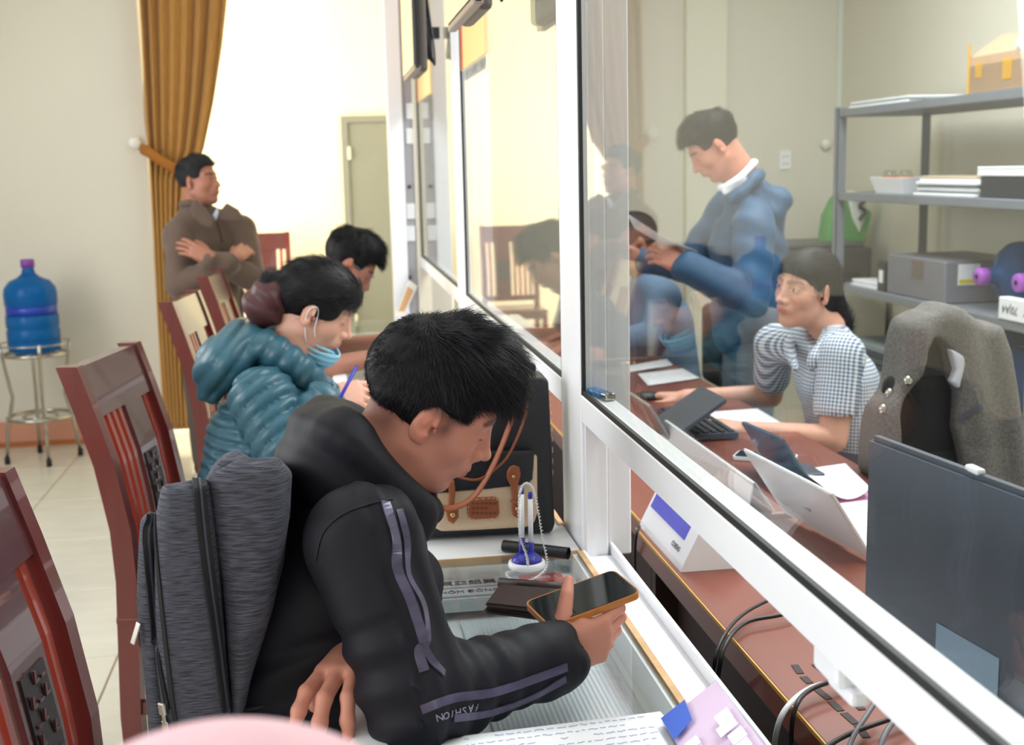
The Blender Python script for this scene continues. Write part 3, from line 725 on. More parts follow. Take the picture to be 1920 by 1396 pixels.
RELAX = [(.25, .35, .2)] * 4; SPR = (.10, .03, -.04, -.10)
class Person:
    def __init__(s, label, skin, base, cat='person'):
        s.root = thing('person', label, cat, base); s.P = []; s.F = []; s.C = []; s.n = 0; s.skin = skin
    def piece(s, fld, h, M, tint=None, it=1, lo=None, hi=None):
        P, F = fld.mesh_data(h, lo, hi); P = relax(P, F, it) if it else P; c = tint(P) if tint else np.ones((len(P), 3)); Q = ap(M, P)
        s.P.append(Q); s.F.append(F + s.n); s.C.append(c); s.n += len(P); return Q, F
    def head(s, pos, yaw, pitch, roll, neck_w, h=.0035, sc=1.0, **o):
        R = rotm(math.radians(yaw), math.radians(pitch), math.radians(roll)) * sc; s.M = xf(R, pos); s.o = o; s.neck = inv(s.M, neck_w)
        s.piece(head_field(s.neck, o), h, s.M, head_tint(o))
    def hand(s, side, wrist, xdir, zdir, elbow, h=.0028, curl=RELAX, spread=SPR, thumb=TH0, sc=1.0, fr=.032, reach=.16):
        M = np.array(frame_M(wrist, xdir, zdir)); M[:3, :3] *= sc
        e = inv(M, elbow); e = e / np.linalg.norm(e) * reach
        f, t = hand_field(side, curl, spread, thumb, e, fr=fr); s.piece(f, h, M, t); return M
    def extra(s, fld, h): s.piece(fld, h, np.eye(4))
    def body(s, *arms):
        if arms:      # chest and arms under the clothes, so that the body is one figure
            g = Field()
            for a in arms: g.u(chain([np.asarray(q, float) + (np.array([0, 0, -.06]) if i == 0 else 0) for i, q in enumerate(a)], [.036, .036, .032, .023][:len(a)]), .02)
            s.extra(g, .012)
        me = np_mesh('body', np.concatenate(s.P), np.concatenate(s.F), True, np.concatenate(s.C)); s.b = link('body', me, s.skin, s.root); return s.b
    def hair(s, fld, h, m, name='hair', it=1): 
        P, F = fld.mesh_data(h); P = relax(P, F, it); s.hP, s.hF = P, F
        s.ho = link(name, np_mesh(name, ap(s.M, P), F), m, s.root); return s.ho
    def strands(s, n, length, flow, m, lift=.35, grav=.0, w=.0007, seg=5, seed=1, curlv=0., name='hair_strands', sel=None):
        P, F = s.hP, s.hF; r = np.random.default_rng(seed)
        a, b_, c = P[F[:, 0]], P[F[:, 1]], P[F[:, 2]]; N = np.cross(b_ - a, P[F[:, 3]] - a); ar = np.linalg.norm(N, axis=1); fn = N / (ar[:, None] + 1e-12); cen = P[F].mean(1)
        wgt = ar * (sel(cen, fn) if sel else 1.); k = r.choice(len(F), n, p=wgt / wgt.sum()); u = r.random((n, 2))
        q = P[F[k]]; p = (q[:, 0] * (1 - u[:, :1]) + q[:, 1] * u[:, :1]) * (1 - u[:, 1:]) + (q[:, 3] * (1 - u[:, :1]) + q[:, 2] * u[:, :1]) * u[:, 1:]
        nn = fn[k]; g = np.linalg.inv(s.M[:3, :3]) @ np.array([0, 0, -1.]); g /= np.linalg.norm(g)
        t = flow(p); t = t - nn * (t * nn).sum(1)[:, None]; t /= np.linalg.norm(t, axis=1)[:, None] + 1e-9
        clump = np.stack([noise3(p, 120, 20 + i_) for i_ in range(3)], 1)
        d = t + nn * lift + r.normal(0, .12, (n, 3)) + clump * .6; L = (length(p) * (.75 + .5 * r.random(n)))[:, None]; X = [p - nn * .002]
        for i in range(seg):
            d = d - nn * (.16 * lift * 2) * (i > 1) + g * grav + r.normal(0, .03 + curlv, (n, 3)); d /= np.linalg.norm(d, axis=1)[:, None]; X.append(X[-1] + d * L / seg)
        X = np.stack(X, 1); td = X[:, -1] - X[:, 0]; td /= np.linalg.norm(td, axis=1)[:, None] + 1e-9; s1 = np.cross(td, nn); s1 /= np.linalg.norm(s1, axis=1)[:, None] + 1e-9; s2 = np.cross(td, s1)
        V = []
        for i in range(seg + 1):
            ww = w * (1 - .85 * i / seg); 
            for ang in (0, 2.094, 4.189): V.append(X[:, i] + (s1 * math.cos(ang) + s2 * math.sin(ang)) * ww)
        V = np.stack(V, 1); m3 = (seg + 1) * 3; base = (np.arange(n) * m3)[:, None]; Fq = []
        for i in range(seg):
            for j in range(3): j2 = (j + 1) % 3; Fq.append(base + np.array([[i * 3 + j, i * 3 + j2, (i + 1) * 3 + j2, (i + 1) * 3 + j]]))
        return tag(link(name, np_mesh(name, ap(s.M, V.reshape(-1, 3)), np.concatenate(Fq)), m, s.root), kind='stuff')
    def cloth(s, name, fld, h, m, it=1, tint=None): return sculpt(name, fld, h, m, s.root, it=it, tint=tint)
def torso_field(pelvis, chest, neckb, shR, shL, rp=.125, rc=.125, lat=(1.25, 1.4), k=.05):
    f = Field(); lataxis = np.asarray(shL, float) - np.asarray(shR, float)
    f.u(ecap(pelvis, chest, rp, rc, lataxis, lat), k)
    sh = np.linalg.norm(lataxis) / 2
    f.u(chain([shR, np.asarray(neckb) + (np.asarray(shR) - np.asarray(neckb)) * .3, neckb, np.asarray(neckb) + (np.asarray(shL) - np.asarray(neckb)) * .3, shL], [.062, .066, .06, .066, .062]), k)
    f.u(rcone(chest, neckb, rc * .9, .07), k); return f
def sleeve(f, sh, el, wr, r=(.070, .058, .044), k=.035):
    sh, el, wr = map(np.asarray, (sh, el, wr)); f.u(chain([sh, el, wr], r), k); return f
def legs(P, hips, knees, ankles, m, shoe_m, r=(.085, .068, .052), fwd=(1, 0, 0)):
    f = Field(); f.u(rcone(hips[0], hips[1], .1, .1), .04)
    for a, b_, c in zip(hips, knees, ankles): f.u(chain([a, b_, c], r), .035)
    f.wrinkle(lambda Q: .004 * noise3(Q, 40, 3)); P.cloth('trousers', f, .012, m)
    fw_ = np.asarray(fwd, float)
    for c in ankles:
        c = np.asarray(c, float); g = Field(); h0 = np.array([c[0], c[1], .035]); g.u(rcone(h0 - fw_ * .05, h0 + fw_ * .14, .034, .03), .02).u(rcone(h0, c, .036, .04), .03)
        g.keep(rboxf((c[0], c[1], .2), (.5, .5, .2), .001), .002); P.cloth('shoe', g, .008, shoe_m)
def ring(c, ax, r, n=14, tilt=None):
    M = np.array(frame_M(c, ax, (0.3, .2, 1))); return [ap(M, (0, r * math.cos(2 * math.pi * i / n), r * math.sin(2 * math.pi * i / n))) for i in range(n + 1)]
def short_hair(top=.020, back=.012, line=.048, side=-.005, nape=-.055, front=.078):
    f = Field()
    f.u(ell((-.014, 0, .030), (.094 + back, .0755 + back * .5, .082 + back)), .015)
    f.u(ell((.018, 0, .062), (front, .066, .046 + top)), .03)
    f.cut(rboxf((.135, 0, -.10 + line - .03), (.085, .15, .13), .03), .012)         # forehead and face
    f.cut(rboxf((.090, 0, -.115 + side), (.098, .15, .115), .012), .008)           # in front of the ears
    f.cut(rboxf((-.06, 0, nape - .1), (.14, .15, .1), .02), .012)                  # nape
    for s in (-1, 1): f.cut(ell((-.004, s * .082, -.016), (.026, .022, .036)), .008)
    return f
skin_tan = mat('skin_tan', (202, 137, 117), .5, sub=.12, attr=True, bump=.05, bscale=900)
skin_dark = mat('skin_brown', (166, 112, 92), .5, sub=.12, attr=True)
skin_fair = mat('skin_fair', (214, 162, 140), .48, sub=.12, attr=True)
hair_k = mat('black_hair', (17, 16, 19), .5, spec=.22); hair_s = mat('black_hair_strands', (26, 25, 31), .38, spec=.4)
hair_b = mat('red_brown_hair', (70, 34, 36), .5, var=.3, vscale=60)
shoe_k = mat('dark_shoe', (38, 34, 34), .5); jean_m = mat('dark_trousers', (46, 48, 60), .8, var=.1)
# ================================================================== the young man with the backpack
jk_m = mat('black_jacket_cloth', (21, 21, 29), .6, var=.06, vscale=20, spec=.25)
nb = np.array([.035, 1.775, 1.055]); pel = np.array([-.16, 1.74, .57]); chest = np.array([-.055, 1.76, .88])
shR = PY(690, 1010, 1.58); shL = np.array([-.02, 1.95, .97]); elR = PY(783, 1312, 1.50); wrR = PY(1040, 1232, 1.60)
elL = np.array([.10, 1.93, .865]); wrL = np.array([.035, 1.645, .885])
H = Person('young man in a black jacket bending over his phone at the near counter', skin_tan, (-.3, 1.74, .46))
def hero_stub(P):
    x, y, z = P.T; ay = np.abs(y)
    m = smooth(-.062, -.035, z) * smooth(.022, .006, x) * smooth(.058, .075, ay + np.maximum(0, -x) * .6) * (1 - smooth(.03, .05, z)) * .0
    return np.clip(m + smooth(-.085, -.045, z) * smooth(-.02, -.055, x) * .75 + smooth(-.004, .016, z) * smooth(.058, .03, x) * (ay > .045) * .85 + np.exp(-((x - .022) / .011) ** 2 - ((z + .008) / .016) ** 2) * (ay > .05) * .8, 0, .9)
H.head((.146, 1.777, 1.194), 3, 33, 12, nb, h=.0022, brow=.9, lips=.6, stubble=hero_stub)
def thumb_for(pts): return pts
wst = PY(1034, 1234, 1.61)
MR = H.hand(1, wst, PY(1132, 1196, 1.635) - wst, (.05, -1, -.22), elR, h=.0022, curl=[(.35, 1.15, .7), (.5, 1.15, .7), (.6, 1.15, .7), (.7, 1.1, .7)], spread=(.06, .0, -.03, -.08), thumb=[(.018, .024, -.008), (.038, .052, -.022), (.052, .072, -.036), (.066, .082, -.054)], fr=.03, sc=.95)
pL = PZ(604, 1352, .838); ML = H.hand(-1, wrL, pL - wrL + np.array([.01, 0, .035]), (-.25, -.35, .9), elL, sc=1.1, h=.0024, curl=[(.10, .42, .25), (.2, .5, .3), (.32, .55, .35), (.45, .6, .35)], spread=(.16, .04, -.10, -.24), thumb=[(.02, .020, -.010), (.048, .044, -.022), (.074, .050, -.034), (.096, .046, -.040)], fr=.03)
H.body((nb, shR, elR, wst), (nb, shL, elL, wrL))
# jacket
f = torso_field(pel, chest, nb + np.array([-.05, 0, -.055]), shR + np.array([-.012, .025, -.01]), shL, .13, .128, (1.15, 1.25))
f.u(rcone(chest + np.array([.03, 0, .02]), pel + np.array([.08, 0, .05]), .12, .13), .05)
sleeve(f, shR, elR, elR + (wrR - elR) * .98, (.070, .070, .045), .04)
f.u(ell(elR + np.array([.0, .0, .012]), (.072, .064, .064)), .03); f.u(rcone(shR + np.array([-.01, .01, .0]), elR + np.array([-.02, .02, .07]), .06, .05), .04)
cu = elR + (wrR - elR) * .96; f.u(rcone(cu - (wrR - elR) * .10, cu, .052, .049), .012)
sleeve(f, shL, elL, elL + (wrL - elL) * .9, (.08, .065, .05), .04)
def jw(Q):
    d = .006 * noise3(Q, 30, 5) + .003 * noise3(Q * A3((1, 1, .5)), 75, 6)
    ax = wrR - elR; t = (Q - A3(elR)) @ A3(ax) / float(ax @ ax); on = (t > -.15) & (t < 1.05) & (Q[:, 0] > elR[0] - .07)
    d = d + np.where(on, .0035 * np.sin(t * 34 + 2.0 * noise3(Q, 30, 9)) * smooth(1.1, .2, t), 0)
    ax2 = elR - shR; t2 = (Q - A3(shR)) @ A3(ax2) / float(ax2 @ ax2); return d + np.where((t2 > .45) & ~on, .004 * np.sin(t2 * 26 + 3 * noise3(Q, 22, 8)), 0)
f.wrinkle(jw)
f.cut(rcone(elR + (wrR - elR) * .80, wrR + (wrR - elR) * .4, .028, .033), .004)
H.jacket = H.cloth('jacket', f, .0055, jk_m)
# hood and stand-up collar
hd = Field(); hp = [PY(608, 815, 1.74), PY(648, 815, 1.68), PY(708, 892, 1.665), PY(768, 945, 1.69), PY(800, 955, 1.76)]
hp2 = [hp[0], PY(602, 805, 1.80), PY(640, 800, 1.90), PY(700, 826, 1.93), PY(770, 880, 1.90), hp[-1]]
hd.u(chain(spline(hp, 4), np.interp(np.arange(len(hp) * 4 - 3), [0, 4, 10, 16], [.040, .040, .034, .022])), .02)
hd.u(chain(spline(hp2, 4), np.interp(np.arange(len(hp2) * 4 - 3), [0, 6, 14, 20], [.040, .046, .036, .024])), .02)
hd.u(ell(PY(606, 850, 1.76), (.060, .095, .045), rotm(0, -.5, 0)), .04); hd.u(rcone(PY(572, 900, 1.76), PY(640, 880, 1.72), .042, .045), .04)
hd.u(chain([PY(640, 920, 1.68), PY(715, 965, 1.66), PY(775, 985, 1.69)], [.045, .04, .03]), .03)
hd.cut(rcone(nb + np.array([-.03, 0, -.04]), np.array([.10, 1.777, 1.16]), .060, .074), .018)
hd.wrinkle(lambda Q: .006 * noise3(Q, 40, 11) + .003 * noise3(Q, 85, 12) + .003 * np.sin(Q @ A3((60, 25, 70)) + 3 * noise3(Q, 18, 13)))
H.hood = H.cloth('hood', hd, .005, jk_m)
# hair
hf = short_hair(.026, .012, .062, .012, -.035, .066)
hf.u(ell((.030, 0, .084), (.055, .060, .036)), .03)
hf.wrinkle(lambda Q: .0022 * noise3(Q, 110, 31) + .0014 * noise3(Q, 240, 32))
H.hair(hf, .003, hair_k)
wh = np.array([-.045, -.012, .105])
def flow(p): t = p - wh; t[:, 0] += .35 * np.abs(p[:, 2]) ; t[:, 2] *= .6; return t
def hlen(p): x, y, z = p.T; return .011 + .028 * smooth(.02, .075, z) * smooth(-.10, -.02, x) + .004 * smooth(.05, .1, x) * smooth(.02, .06, z)
H.strands(24000, hlen, flow, hair_s, lift=.42, grav=.05, w=.0005, seg=4)
fr_ = lambda cen, fn: (cen[:, 0] > .078) * (cen[:, 2] > .022) * 1.0
H.strands(900, lambda p: .042 + 0 * p[:, 0], lambda p: np.tile([[.7, -.1, -.6]], (len(p), 1)), hair_s, lift=.25, grav=.28, w=.0007, seg=7, seed=4, curlv=.05, name='fringe', sel=fr_)
legs(H, [np.array([-.17, 1.66, .55]), np.array([-.17, 1.83, .55])], [np.array([.22, 1.62, .50]), np.array([.22, 1.88, .50])], [np.array([.16, 1.62, .08]), np.array([.16, 1.88, .08])], jean_m, shoe_k)
# reflective tapes on the sleeve
tape = mat('reflective_tape', (74, 69, 92), .3, metal=.2, var=.5, vscale=16, stretch=(1, 1, 3))
bj = bvh_of([H.jacket])
def crop8(x, y): return (560 + x * .3646, 940 + y * .3646)
for pts, w in (([(722, 940), (742, 1010), (745, 1065), (768, 1120), (788, 1180), (795, 1208), (786, 1222), (796, 1258)], .013), ([(748, 955), (762, 1010), (764, 1075), (790, 1125), (799, 1165), (800, 1200), (796, 1212), (812, 1240), (832, 1262)], .010), ([(790, 1330), (850, 1308), (930, 1296), (1030, 1262), (1062, 1250)], .011), ([(850, 1345), (920, 1335), (1000, 1305), (1060, 1272)], .010)):
    ribbon_on(bj, 'reflective_stripe', pts, w, tape, H.jacket, lift=.0012)
for i_, ch_ in enumerate('FASHION'):          # printed letter by letter so that it follows the sleeve
    x_, y_ = 893 - 11.5 * i_, 1324 + 3.2 * i_; q, n_ = shoot(bj, x_, y_, .0012); q2, _n = shoot(bj, x_ - 8, y_ + 2.2, .0012)
    if q is not None and q2 is not None: link('lettering', text_mesh(ch_, .013, frame_M(q, q2 - q, n_), .0003), mat('grey_print', (140, 138, 152), .5), H.jacket)
# sleeve seam
seam = mat('seam_dark', (20, 19, 24), .8)
ribbon_on(bj, 'seam', [(735, 935), (690, 945), (640, 965), (605, 1000), (592, 1050)], .003, seam, H.jacket, lift=.0006)
# ================================================================== the woman in the teal padded jacket
teal = mat('teal_padded_nylon', (46, 88, 104), .38, var=.08, vscale=14, spec=.5, bump=.1, bscale=120)
Wm = Person('woman in a teal padded jacket with a lowered mask, writing at the counter', skin_fair, (-.28, 3.22, .46))
nb = np.array([-.115, 3.205, 1.045]); pel = np.array([-.27, 3.22, .56]); chest = np.array([-.19, 3.22, .84])
shR = PY(492, 752, 3.03); shL = np.array([-.13, 3.41, .96]); elR = PY(548, 858, 2.96); wrR = PY(612, 748, 2.98); elL = np.array([-.02, 3.45, .86]); wrL = np.array([.08, 3.25, .86])
Wm.head((-.035, 3.209, 1.19), 0, 29, 8, nb, h=.003, fem=1, jaw=.92, brow=.6, lips=.9, neck_r=.05)
Wm.hand(1, wrR, PY(690, 735, 3.0) - wrR, (-.1, -.75, .5), elR, h=.003, curl=[(.5, .9, .5), (.6, 1.0, .6), (.7, 1.1, .6), (.8, 1.1, .6)], thumb=[(.02, .02, -.01), (.05, .042, -.03), (.078, .040, -.042), (.098, .030, -.046)], sc=.92)
Wm.hand(-1, wrL, (1, -.3, -.1), (0, 0, 1), elL, h=.004, sc=.9); Wm.body((nb, shR, elR, wrR), (nb, shL, elL, wrL))
f = torso_field(pel, chest, nb + np.array([-.02, 0, -.05]), shR, shL, .135, .135, (1.2, 1.3)); f.u(rcone(pel + np.array([.06, 0, .05]), chest + np.array([.05, 0, .05]), .12, .11), .05)
sleeve(f, shR, elR, elR + (wrR - elR) * .95, (.078, .074, .05)); sleeve(f, shL, elL, elL + (wrL - elL) * .95, (.078, .07, .05))
def quilt(Q):
    a1 = A3(elR - shR); t = (Q - A3(shR)) @ a1 / np.linalg.norm(a1); dA = rcone(shR, elR, .08, .075)[0](Q); a2 = A3(wrR - elR); t2 = (Q - A3(elR)) @ a2 / np.linalg.norm(a2); dB = rcone(elR, wrR, .07, .05)[0](Q)
    dT = ecap(pel, chest, .135, .135, (0, 1, 0), 1.25)[0](Q)
    s = np.where(dB < np.minimum(dA, dT) - .004, t2, np.where(dA < dT + .01, t + .25 * Q[:, 0], -(Q[:, 2]) + .2 * noise3(Q, 12, 4)))
    q = np.abs(np.sin(s * math.pi / .040 + .5 * noise3(Q, 20, 2))); return -.014 * (q ** .55 - .5) + .003 * noise3(Q, 70, 5)
f.wrinkle(quilt); wj = Wm.cloth('jacket', f, .0065, teal)
hd = Field(); hd.u(ell(PY(432, 668, 3.2), (.085, .13, .07), rotm(0, -.6, 0)), .03); hd.u(chain(spline([PY(455, 640, 3.22), PY(510, 655, 3.13), PY(560, 690, 3.11), PY(590, 715, 3.15), PY(600, 725, 3.22)], 3), np.interp(np.arange(13), [0, 12], [.045, .03])), .03)
hd.u(chain(spline([PY(455, 640, 3.22), PY(480, 620, 3.34), PY(550, 640, 3.34), PY(598, 720, 3.24)], 3), np.interp(np.arange(10), [0, 9], [.045, .03])), .03); hd.u(rcone(PY(400, 700, 3.2), PY(392, 735, 3.2), .05, .03), .04)
hd.cut(rcone(nb, np.array([-.06, 3.21, 1.14]), .052, .062), .015)
hd.wrinkle(lambda Q: -.010 * (np.abs(np.sin((Q[:, 0] * .9 - Q[:, 2] * .7 + .02 * noise3(Q, 15, 3)) * math.pi / .048)) ** .6 - .5) + .003 * noise3(Q, 60, 8)); Wm.cloth('hood', hd, .006, teal)
hf = short_hair(.006, .009, .046, -.002, -.062); hf.u(ell((.040, 0, .058), (.056, .062, .044)), .025); hf.u(rcone((-.075, 0, -.01), (-.125, 0, -.005), .05, .035), .03)
hf.u(ell((.02, -.062, .02), (.042, .016, .032)), .02); hf.wrinkle(lambda Q: .0009 * np.sin(Q[:, 2] * 900 + Q[:, 0] * 250 + 6 * noise3(Q, 40, 2)) + .001 * noise3(Q, 120, 31)); Wm.hair(hf, .0035, hair_k); Wm.strands(6000, lambda p: .035 + 0 * p[:, 0], lambda p: np.array([-.12, 0, -.01]) - p, hair_s, lift=.05, w=.0005, seg=4, seed=8)
bun = Field(); bc = PY(498, 572, 3.2); bun.u(ell(bc, (.058, .055, .060)), .02).u(ell(bc + np.array([.02, -.015, .03]), (.04, .04, .035)), .02).wrinkle(lambda Q: .004 * np.sin(120 * ((Q - A3(bc)) @ A3((.5, .2, .8))) + 5 * noise3(Q, 30, 4)) + .003 * noise3(Q, 110, 5)); Wm.cloth('hair_bun', bun, .004, hair_b)
# mask pulled below the chin
mk = mat('mask_blue', (138, 196, 222), .75, var=.04); mkw = mat('mask_white', (232, 236, 240), .7)
mf = Field(); mf.u(ell((.052, 0, -.094), (.066, .067, .060), rotm(0, .3, 0)), .01); mf.cut(ell((.048, 0, -.088), (.0645, .0650, .0600), rotm(0, .3, 0)), .002); mf.cut(half((-.42, 0, -1), (.100, 0, -.082)), .003); mf.cut(half((1, 0, .25), (.016, 0, -.08)), .003)
mf.wrinkle(lambda Q: .0009 * np.sin(Q[:, 2] * 420)); sculpt('face_mask', mf, .0022, mk, Wm.root, M=Wm.M)
for s in (-1, 1):
    L = [ap(Wm.M, (x, s * y, z)) for x, y, z in [(.034, .062, -.062), (.022, .070, -.040), (.012, .078, .004), (.0, .084, .016), (-.012, .083, .0), (-.006, .079, -.036), (.022, .062, -.090)]]
    MB().tube(spline(L, 4), .0016, 5).build('ear_loop', mkw, Wm.root)
legs(Wm, [np.array([-.24, 3.14, .55]), np.array([-.24, 3.31, .55])], [np.array([.15, 3.12, .50]), np.array([.15, 3.33, .50])], [np.array([.10, 3.12, .08]), np.array([.10, 3.33, .08])], jean_m, shoe_k)

# ================================================================== the man with glasses beyond her
G = Person('black-haired man with glasses bending over the counter behind the woman', skin_dark, (-.25, 4.6, .46))
nb = np.array([-.02, 4.6, 1.06]); pel = np.array([-.24, 4.6, .56]); chest = np.array([-.12, 4.6, .86]); shR = np.array([-.06, 4.42, .99]); shL = np.array([-.06, 4.79, .99])
elR = PY(610, 690, 4.35); wrR = PY(715, 668, 4.42); elL = PY(620, 652, 4.8); wrL = PY(710, 640, 4.72)
G.head((.085, 4.58, 1.20), 0, 44, 2, nb, h=.004, brow=.9)
G.hand(1, wrR, (1, .2, -.1), (0, -.2, 1), elR, h=.004); G.hand(-1, wrL, (1, -.2, -.1), (0, .2, 1), elL, h=.004)
fa = Field(); fa.u(chain([elR, wrR], [.042, .03]), .02).u(chain([elL, wrL], [.042, .03]), .02).u(chain([elR, (elR + shR) / 2], [.042, .05]), .02); G.extra(fa, .007); G.body((nb, shR, elR, wrR), (nb, shL, elL, wrL))
f = torso_field(pel, chest, nb + np.array([-.02, 0, -.04]), shR, shL, .13, .125, (1.2, 1.35)); f.u(rcone(shR, shR * .35 + elR * .65, .068, .06), .03).u(rcone(shL, shL * .35 + elL * .65, .068, .06), .03).wrinkle(lambda Q: .004 * noise3(Q, 40, 3)); G.cloth('shirt', f, .009, mat('navy_shirt', (48, 54, 66), .8))
hf = short_hair(.024, .012, .058, .0, -.05).wrinkle(lambda Q: .0022 * noise3(Q, 120, 3)); G.hair(hf, .004, hair_k)
G.strands(3500, lambda p: .010 + .022 * smooth(.02, .07, p[:, 2]), lambda p: p - np.array([-.06, 0, .1]), hair_k, lift=.35, w=.0009, seg=4)
gm = mat('steel_frame', (170, 172, 176), .25, 1)
for s in (-1, 1):
    MB().tube([ap(G.M, (.104 - .05 * (abs(math.cos(a)) * .25), s * (.034 + .024 * math.cos(a)), .001 + .017 * math.sin(a))) for a in np.linspace(0, 6.283, 17)], .0011, 5, caps=False).build('glasses_rim', gm, G.root)
    MB().tube([ap(G.M, q) for q in ((.096, s * .059, .005), (.04, s * .077, .008), (-.01, s * .080, .004))], .0011, 5).build('glasses_temple', gm, G.root)
legs(G, [np.array([-.22, 4.51, .55]), np.array([-.22, 4.69, .55])], [np.array([.15, 4.5, .50]), np.array([.15, 4.72, .50])], [np.array([.10, 4.5, .08]), np.array([.10, 4.72, .08])], jean_m, shoe_k)

# ================================================================== the man in the brown jacket
def XZ0(pts, Y): return [(PY(x, y, Y)[0], PY(x, y, Y)[2]) for x, y in pts]
brn = mat('brown_wool_cloth', (94, 76, 66), .85, var=.07, vscale=18, sheen=.2)
B = Person('man in a brown zip jacket standing with folded arms by the curtain', skin_dark, (-.62, 6.32, 0))
nb = np.array([-.635, 6.325, 1.385]); shR = PY(338, 440, 6.26); shL = PY(452, 430, 6.42); chest = np.array([-.63, 6.35, 1.2]); pel = np.array([-.60, 6.36, .92])
elR = PY(336, 535, 6.16); elL = PY(474, 520, 6.28); wrR = PY(430, 492, 6.10); wrL = PY(392, 488, 6.07)
B.head((-.61, 6.291, 1.506), -25, -3, 2, nb, h=.0045, brow=.8, eyes_open=1, lips=.5, jaw=1.05)
B.hand(-1, PY(396, 484, 6.05), PY(352, 464, 6.06) - PY(396, 484, 6.05), (.2, -.9, .35), elL, h=.004, curl=[(.15, .35, .25)] * 4); B.hand(1, PY(444, 480, 6.10), PY(466, 462, 6.22) - PY(444, 480, 6.10), (.2, -.75, .6), elR, h=.004, curl=[(.2, .35, .2)] * 4); B.body((nb, shR, elR, PY(444, 480, 6.10)), (nb, shL, elL, PY(396, 484, 6.05)))
f = torso_field(pel, chest, nb + np.array([0, 0, -.05]), shR, shL, .135, .135, (1.25, 1.3)); f.u(rcone(pel, pel + np.array([0, 0, -.15]), .15, .155), .04)
sleeve(f, shR, elR, wrR, (.075, .068, .052)); sleeve(f, shL, elL, wrL, (.075, .066, .05)); f.wrinkle(lambda Q: .006 * noise3(Q, 30, 3) + .003 * noise3(Q, 70, 4)); bjk = B.cloth('jacket', f, .009, brn)
for nm, pts, yy in (('collar', [(356, 388), (366, 372), (384, 392), (402, 416), (396, 428), (380, 424), (362, 404)], 6.12), ('collar', [(404, 412), (414, 392), (424, 380), (446, 392), (458, 412), (440, 416), (414, 414)], 6.16)):
    g = Field(); g.u(polyf(XZ0(pts, yy), yy, yy + .05, .01), .01).wrinkle(lambda Q: .002 * noise3(Q, 60, 2)); B.cloth(nm, g, .005, brn)
g = Field(); g.u(chain(ring(nb + np.array([0, 0, .0]), (0, .15, 1), .066), [.018] * 15), .01); B.cloth('collar_stand', g, .006, brn)
bb = bvh_of([bjk]); ribbon_on(bb, 'zip', [(405, 415), (411, 430), (416, 455)], .010, mat('zip_dark', (52, 40, 36), .5), bjk, lift=.002)
sc_ = Field(); sc_.u(polyf(XZ0([(398, 404), (408, 388), (410, 400), (405, 414)], 6.15), 6.15, 6.2, .004), .004); B.cloth('shirt_collar', sc_, .004, mat('pale_shirt', (190, 196, 212), .7))
hf = short_hair(.012, .008, .066, .004, -.045, .066).wrinkle(lambda Q: .0016 * noise3(Q, 120, 3)); B.hair(hf, .0045, mat('greying_hair', (40, 39, 42), .6, spec=.2)); B.strands(2500, lambda p: .008 + .012 * smooth(.02, .07, p[:, 2]), lambda p: p - np.array([-.06, 0, .1]), MATS['greying_hair'], lift=.4, w=.0009, seg=3)
legs(B, [np.array([-.68, 6.33, .9]), np.array([-.52, 6.40, .9])], [np.array([-.68, 6.30, .5]), np.array([-.50, 6.38, .5])], [np.array([-.68, 6.33, .08]), np.array([-.50, 6.41, .08])], mat('grey_brown_trousers', (78, 70, 66), .85), shoe_k, fwd=(.4, -.9, 0))

# ================================================================== person with a pink cap right in front of the lens
pk = mat('pink_knit', (232, 190, 200), .85, var=.05, vscale=60)
K = Person('pink cap of a seated person, blurred at the bottom edge', skin_tan, (-.14, .47, .46)); hp_ = PY(432, 1345, .50) + np.array([0, 0, -.137])
K.head(hp_, 10, 10, 0, hp_ + np.array([-.03, 0, -.19]), h=.006); kx = float(hp_[0])
K.body()
f = torso_field((kx - .12, .5, .56), (kx - .07, .5, .85), (kx - .04, .5, hp_[2] - .20), (kx - .06, .33, hp_[2] - .27), (kx - .06, .67, hp_[2] - .27), .12, .115, (1.15, 1.25))
f.u(chain([(kx - .06, .33, hp_[2] - .27), (kx - .02, .31, .78), (kx + .12, .36, .66)], [.065, .055, .045]), .03).u(chain([(kx - .06, .67, hp_[2] - .27), (kx - .02, .69, .78), (kx + .12, .64, .66)], [.065, .055, .045]), .03).wrinkle(lambda Q: .004 * noise3(Q, 40, 3)); K.cloth('sweater', f, .012, mat('pink_sweater', (214, 170, 182), .85))
hf = Field(); hf.u(ell((-.012, 0, .034), (.106, .088, .094)), .02).cut(rboxf((.06, 0, -.12), (.2, .2, .13), .02), .01).u(chain(ring((0, 0, .018), (0, 0, 1), .089), [.011] * 15), .008); sculpt('cap', hf, .004, pk, K.root, M=K.M)
legs(K, [np.array([kx - .11, .42, .55]), np.array([kx - .11, .58, .55])], [np.array([kx + .26, .41, .52]), np.array([kx + .26, .6, .52])], [np.array([kx + .2, .41, .08]), np.array([kx + .2, .6, .08])], jean_m, shoe_k)
st = thing('stool', 'low round stool under the person with the pink cap', 'stool', (kx - .12, .5, 0)); MB().lathe([(.0, .44), (.15, .44), (.17, .43), (.17, .41), (.0, .40)], (kx - .12, .5, 0), 24).build('seat', chw, st)
for a in range(4): MB().tube([(kx - .12 + .12 * math.cos(a * 1.57 + .78), .5 + .12 * math.sin(a * 1.57 + .78), .41), (kx - .12 + .16 * math.cos(a * 1.57 + .78), .5 + .16 * math.sin(a * 1.57 + .78), 0)], .014, 8).build('leg', chw, st)
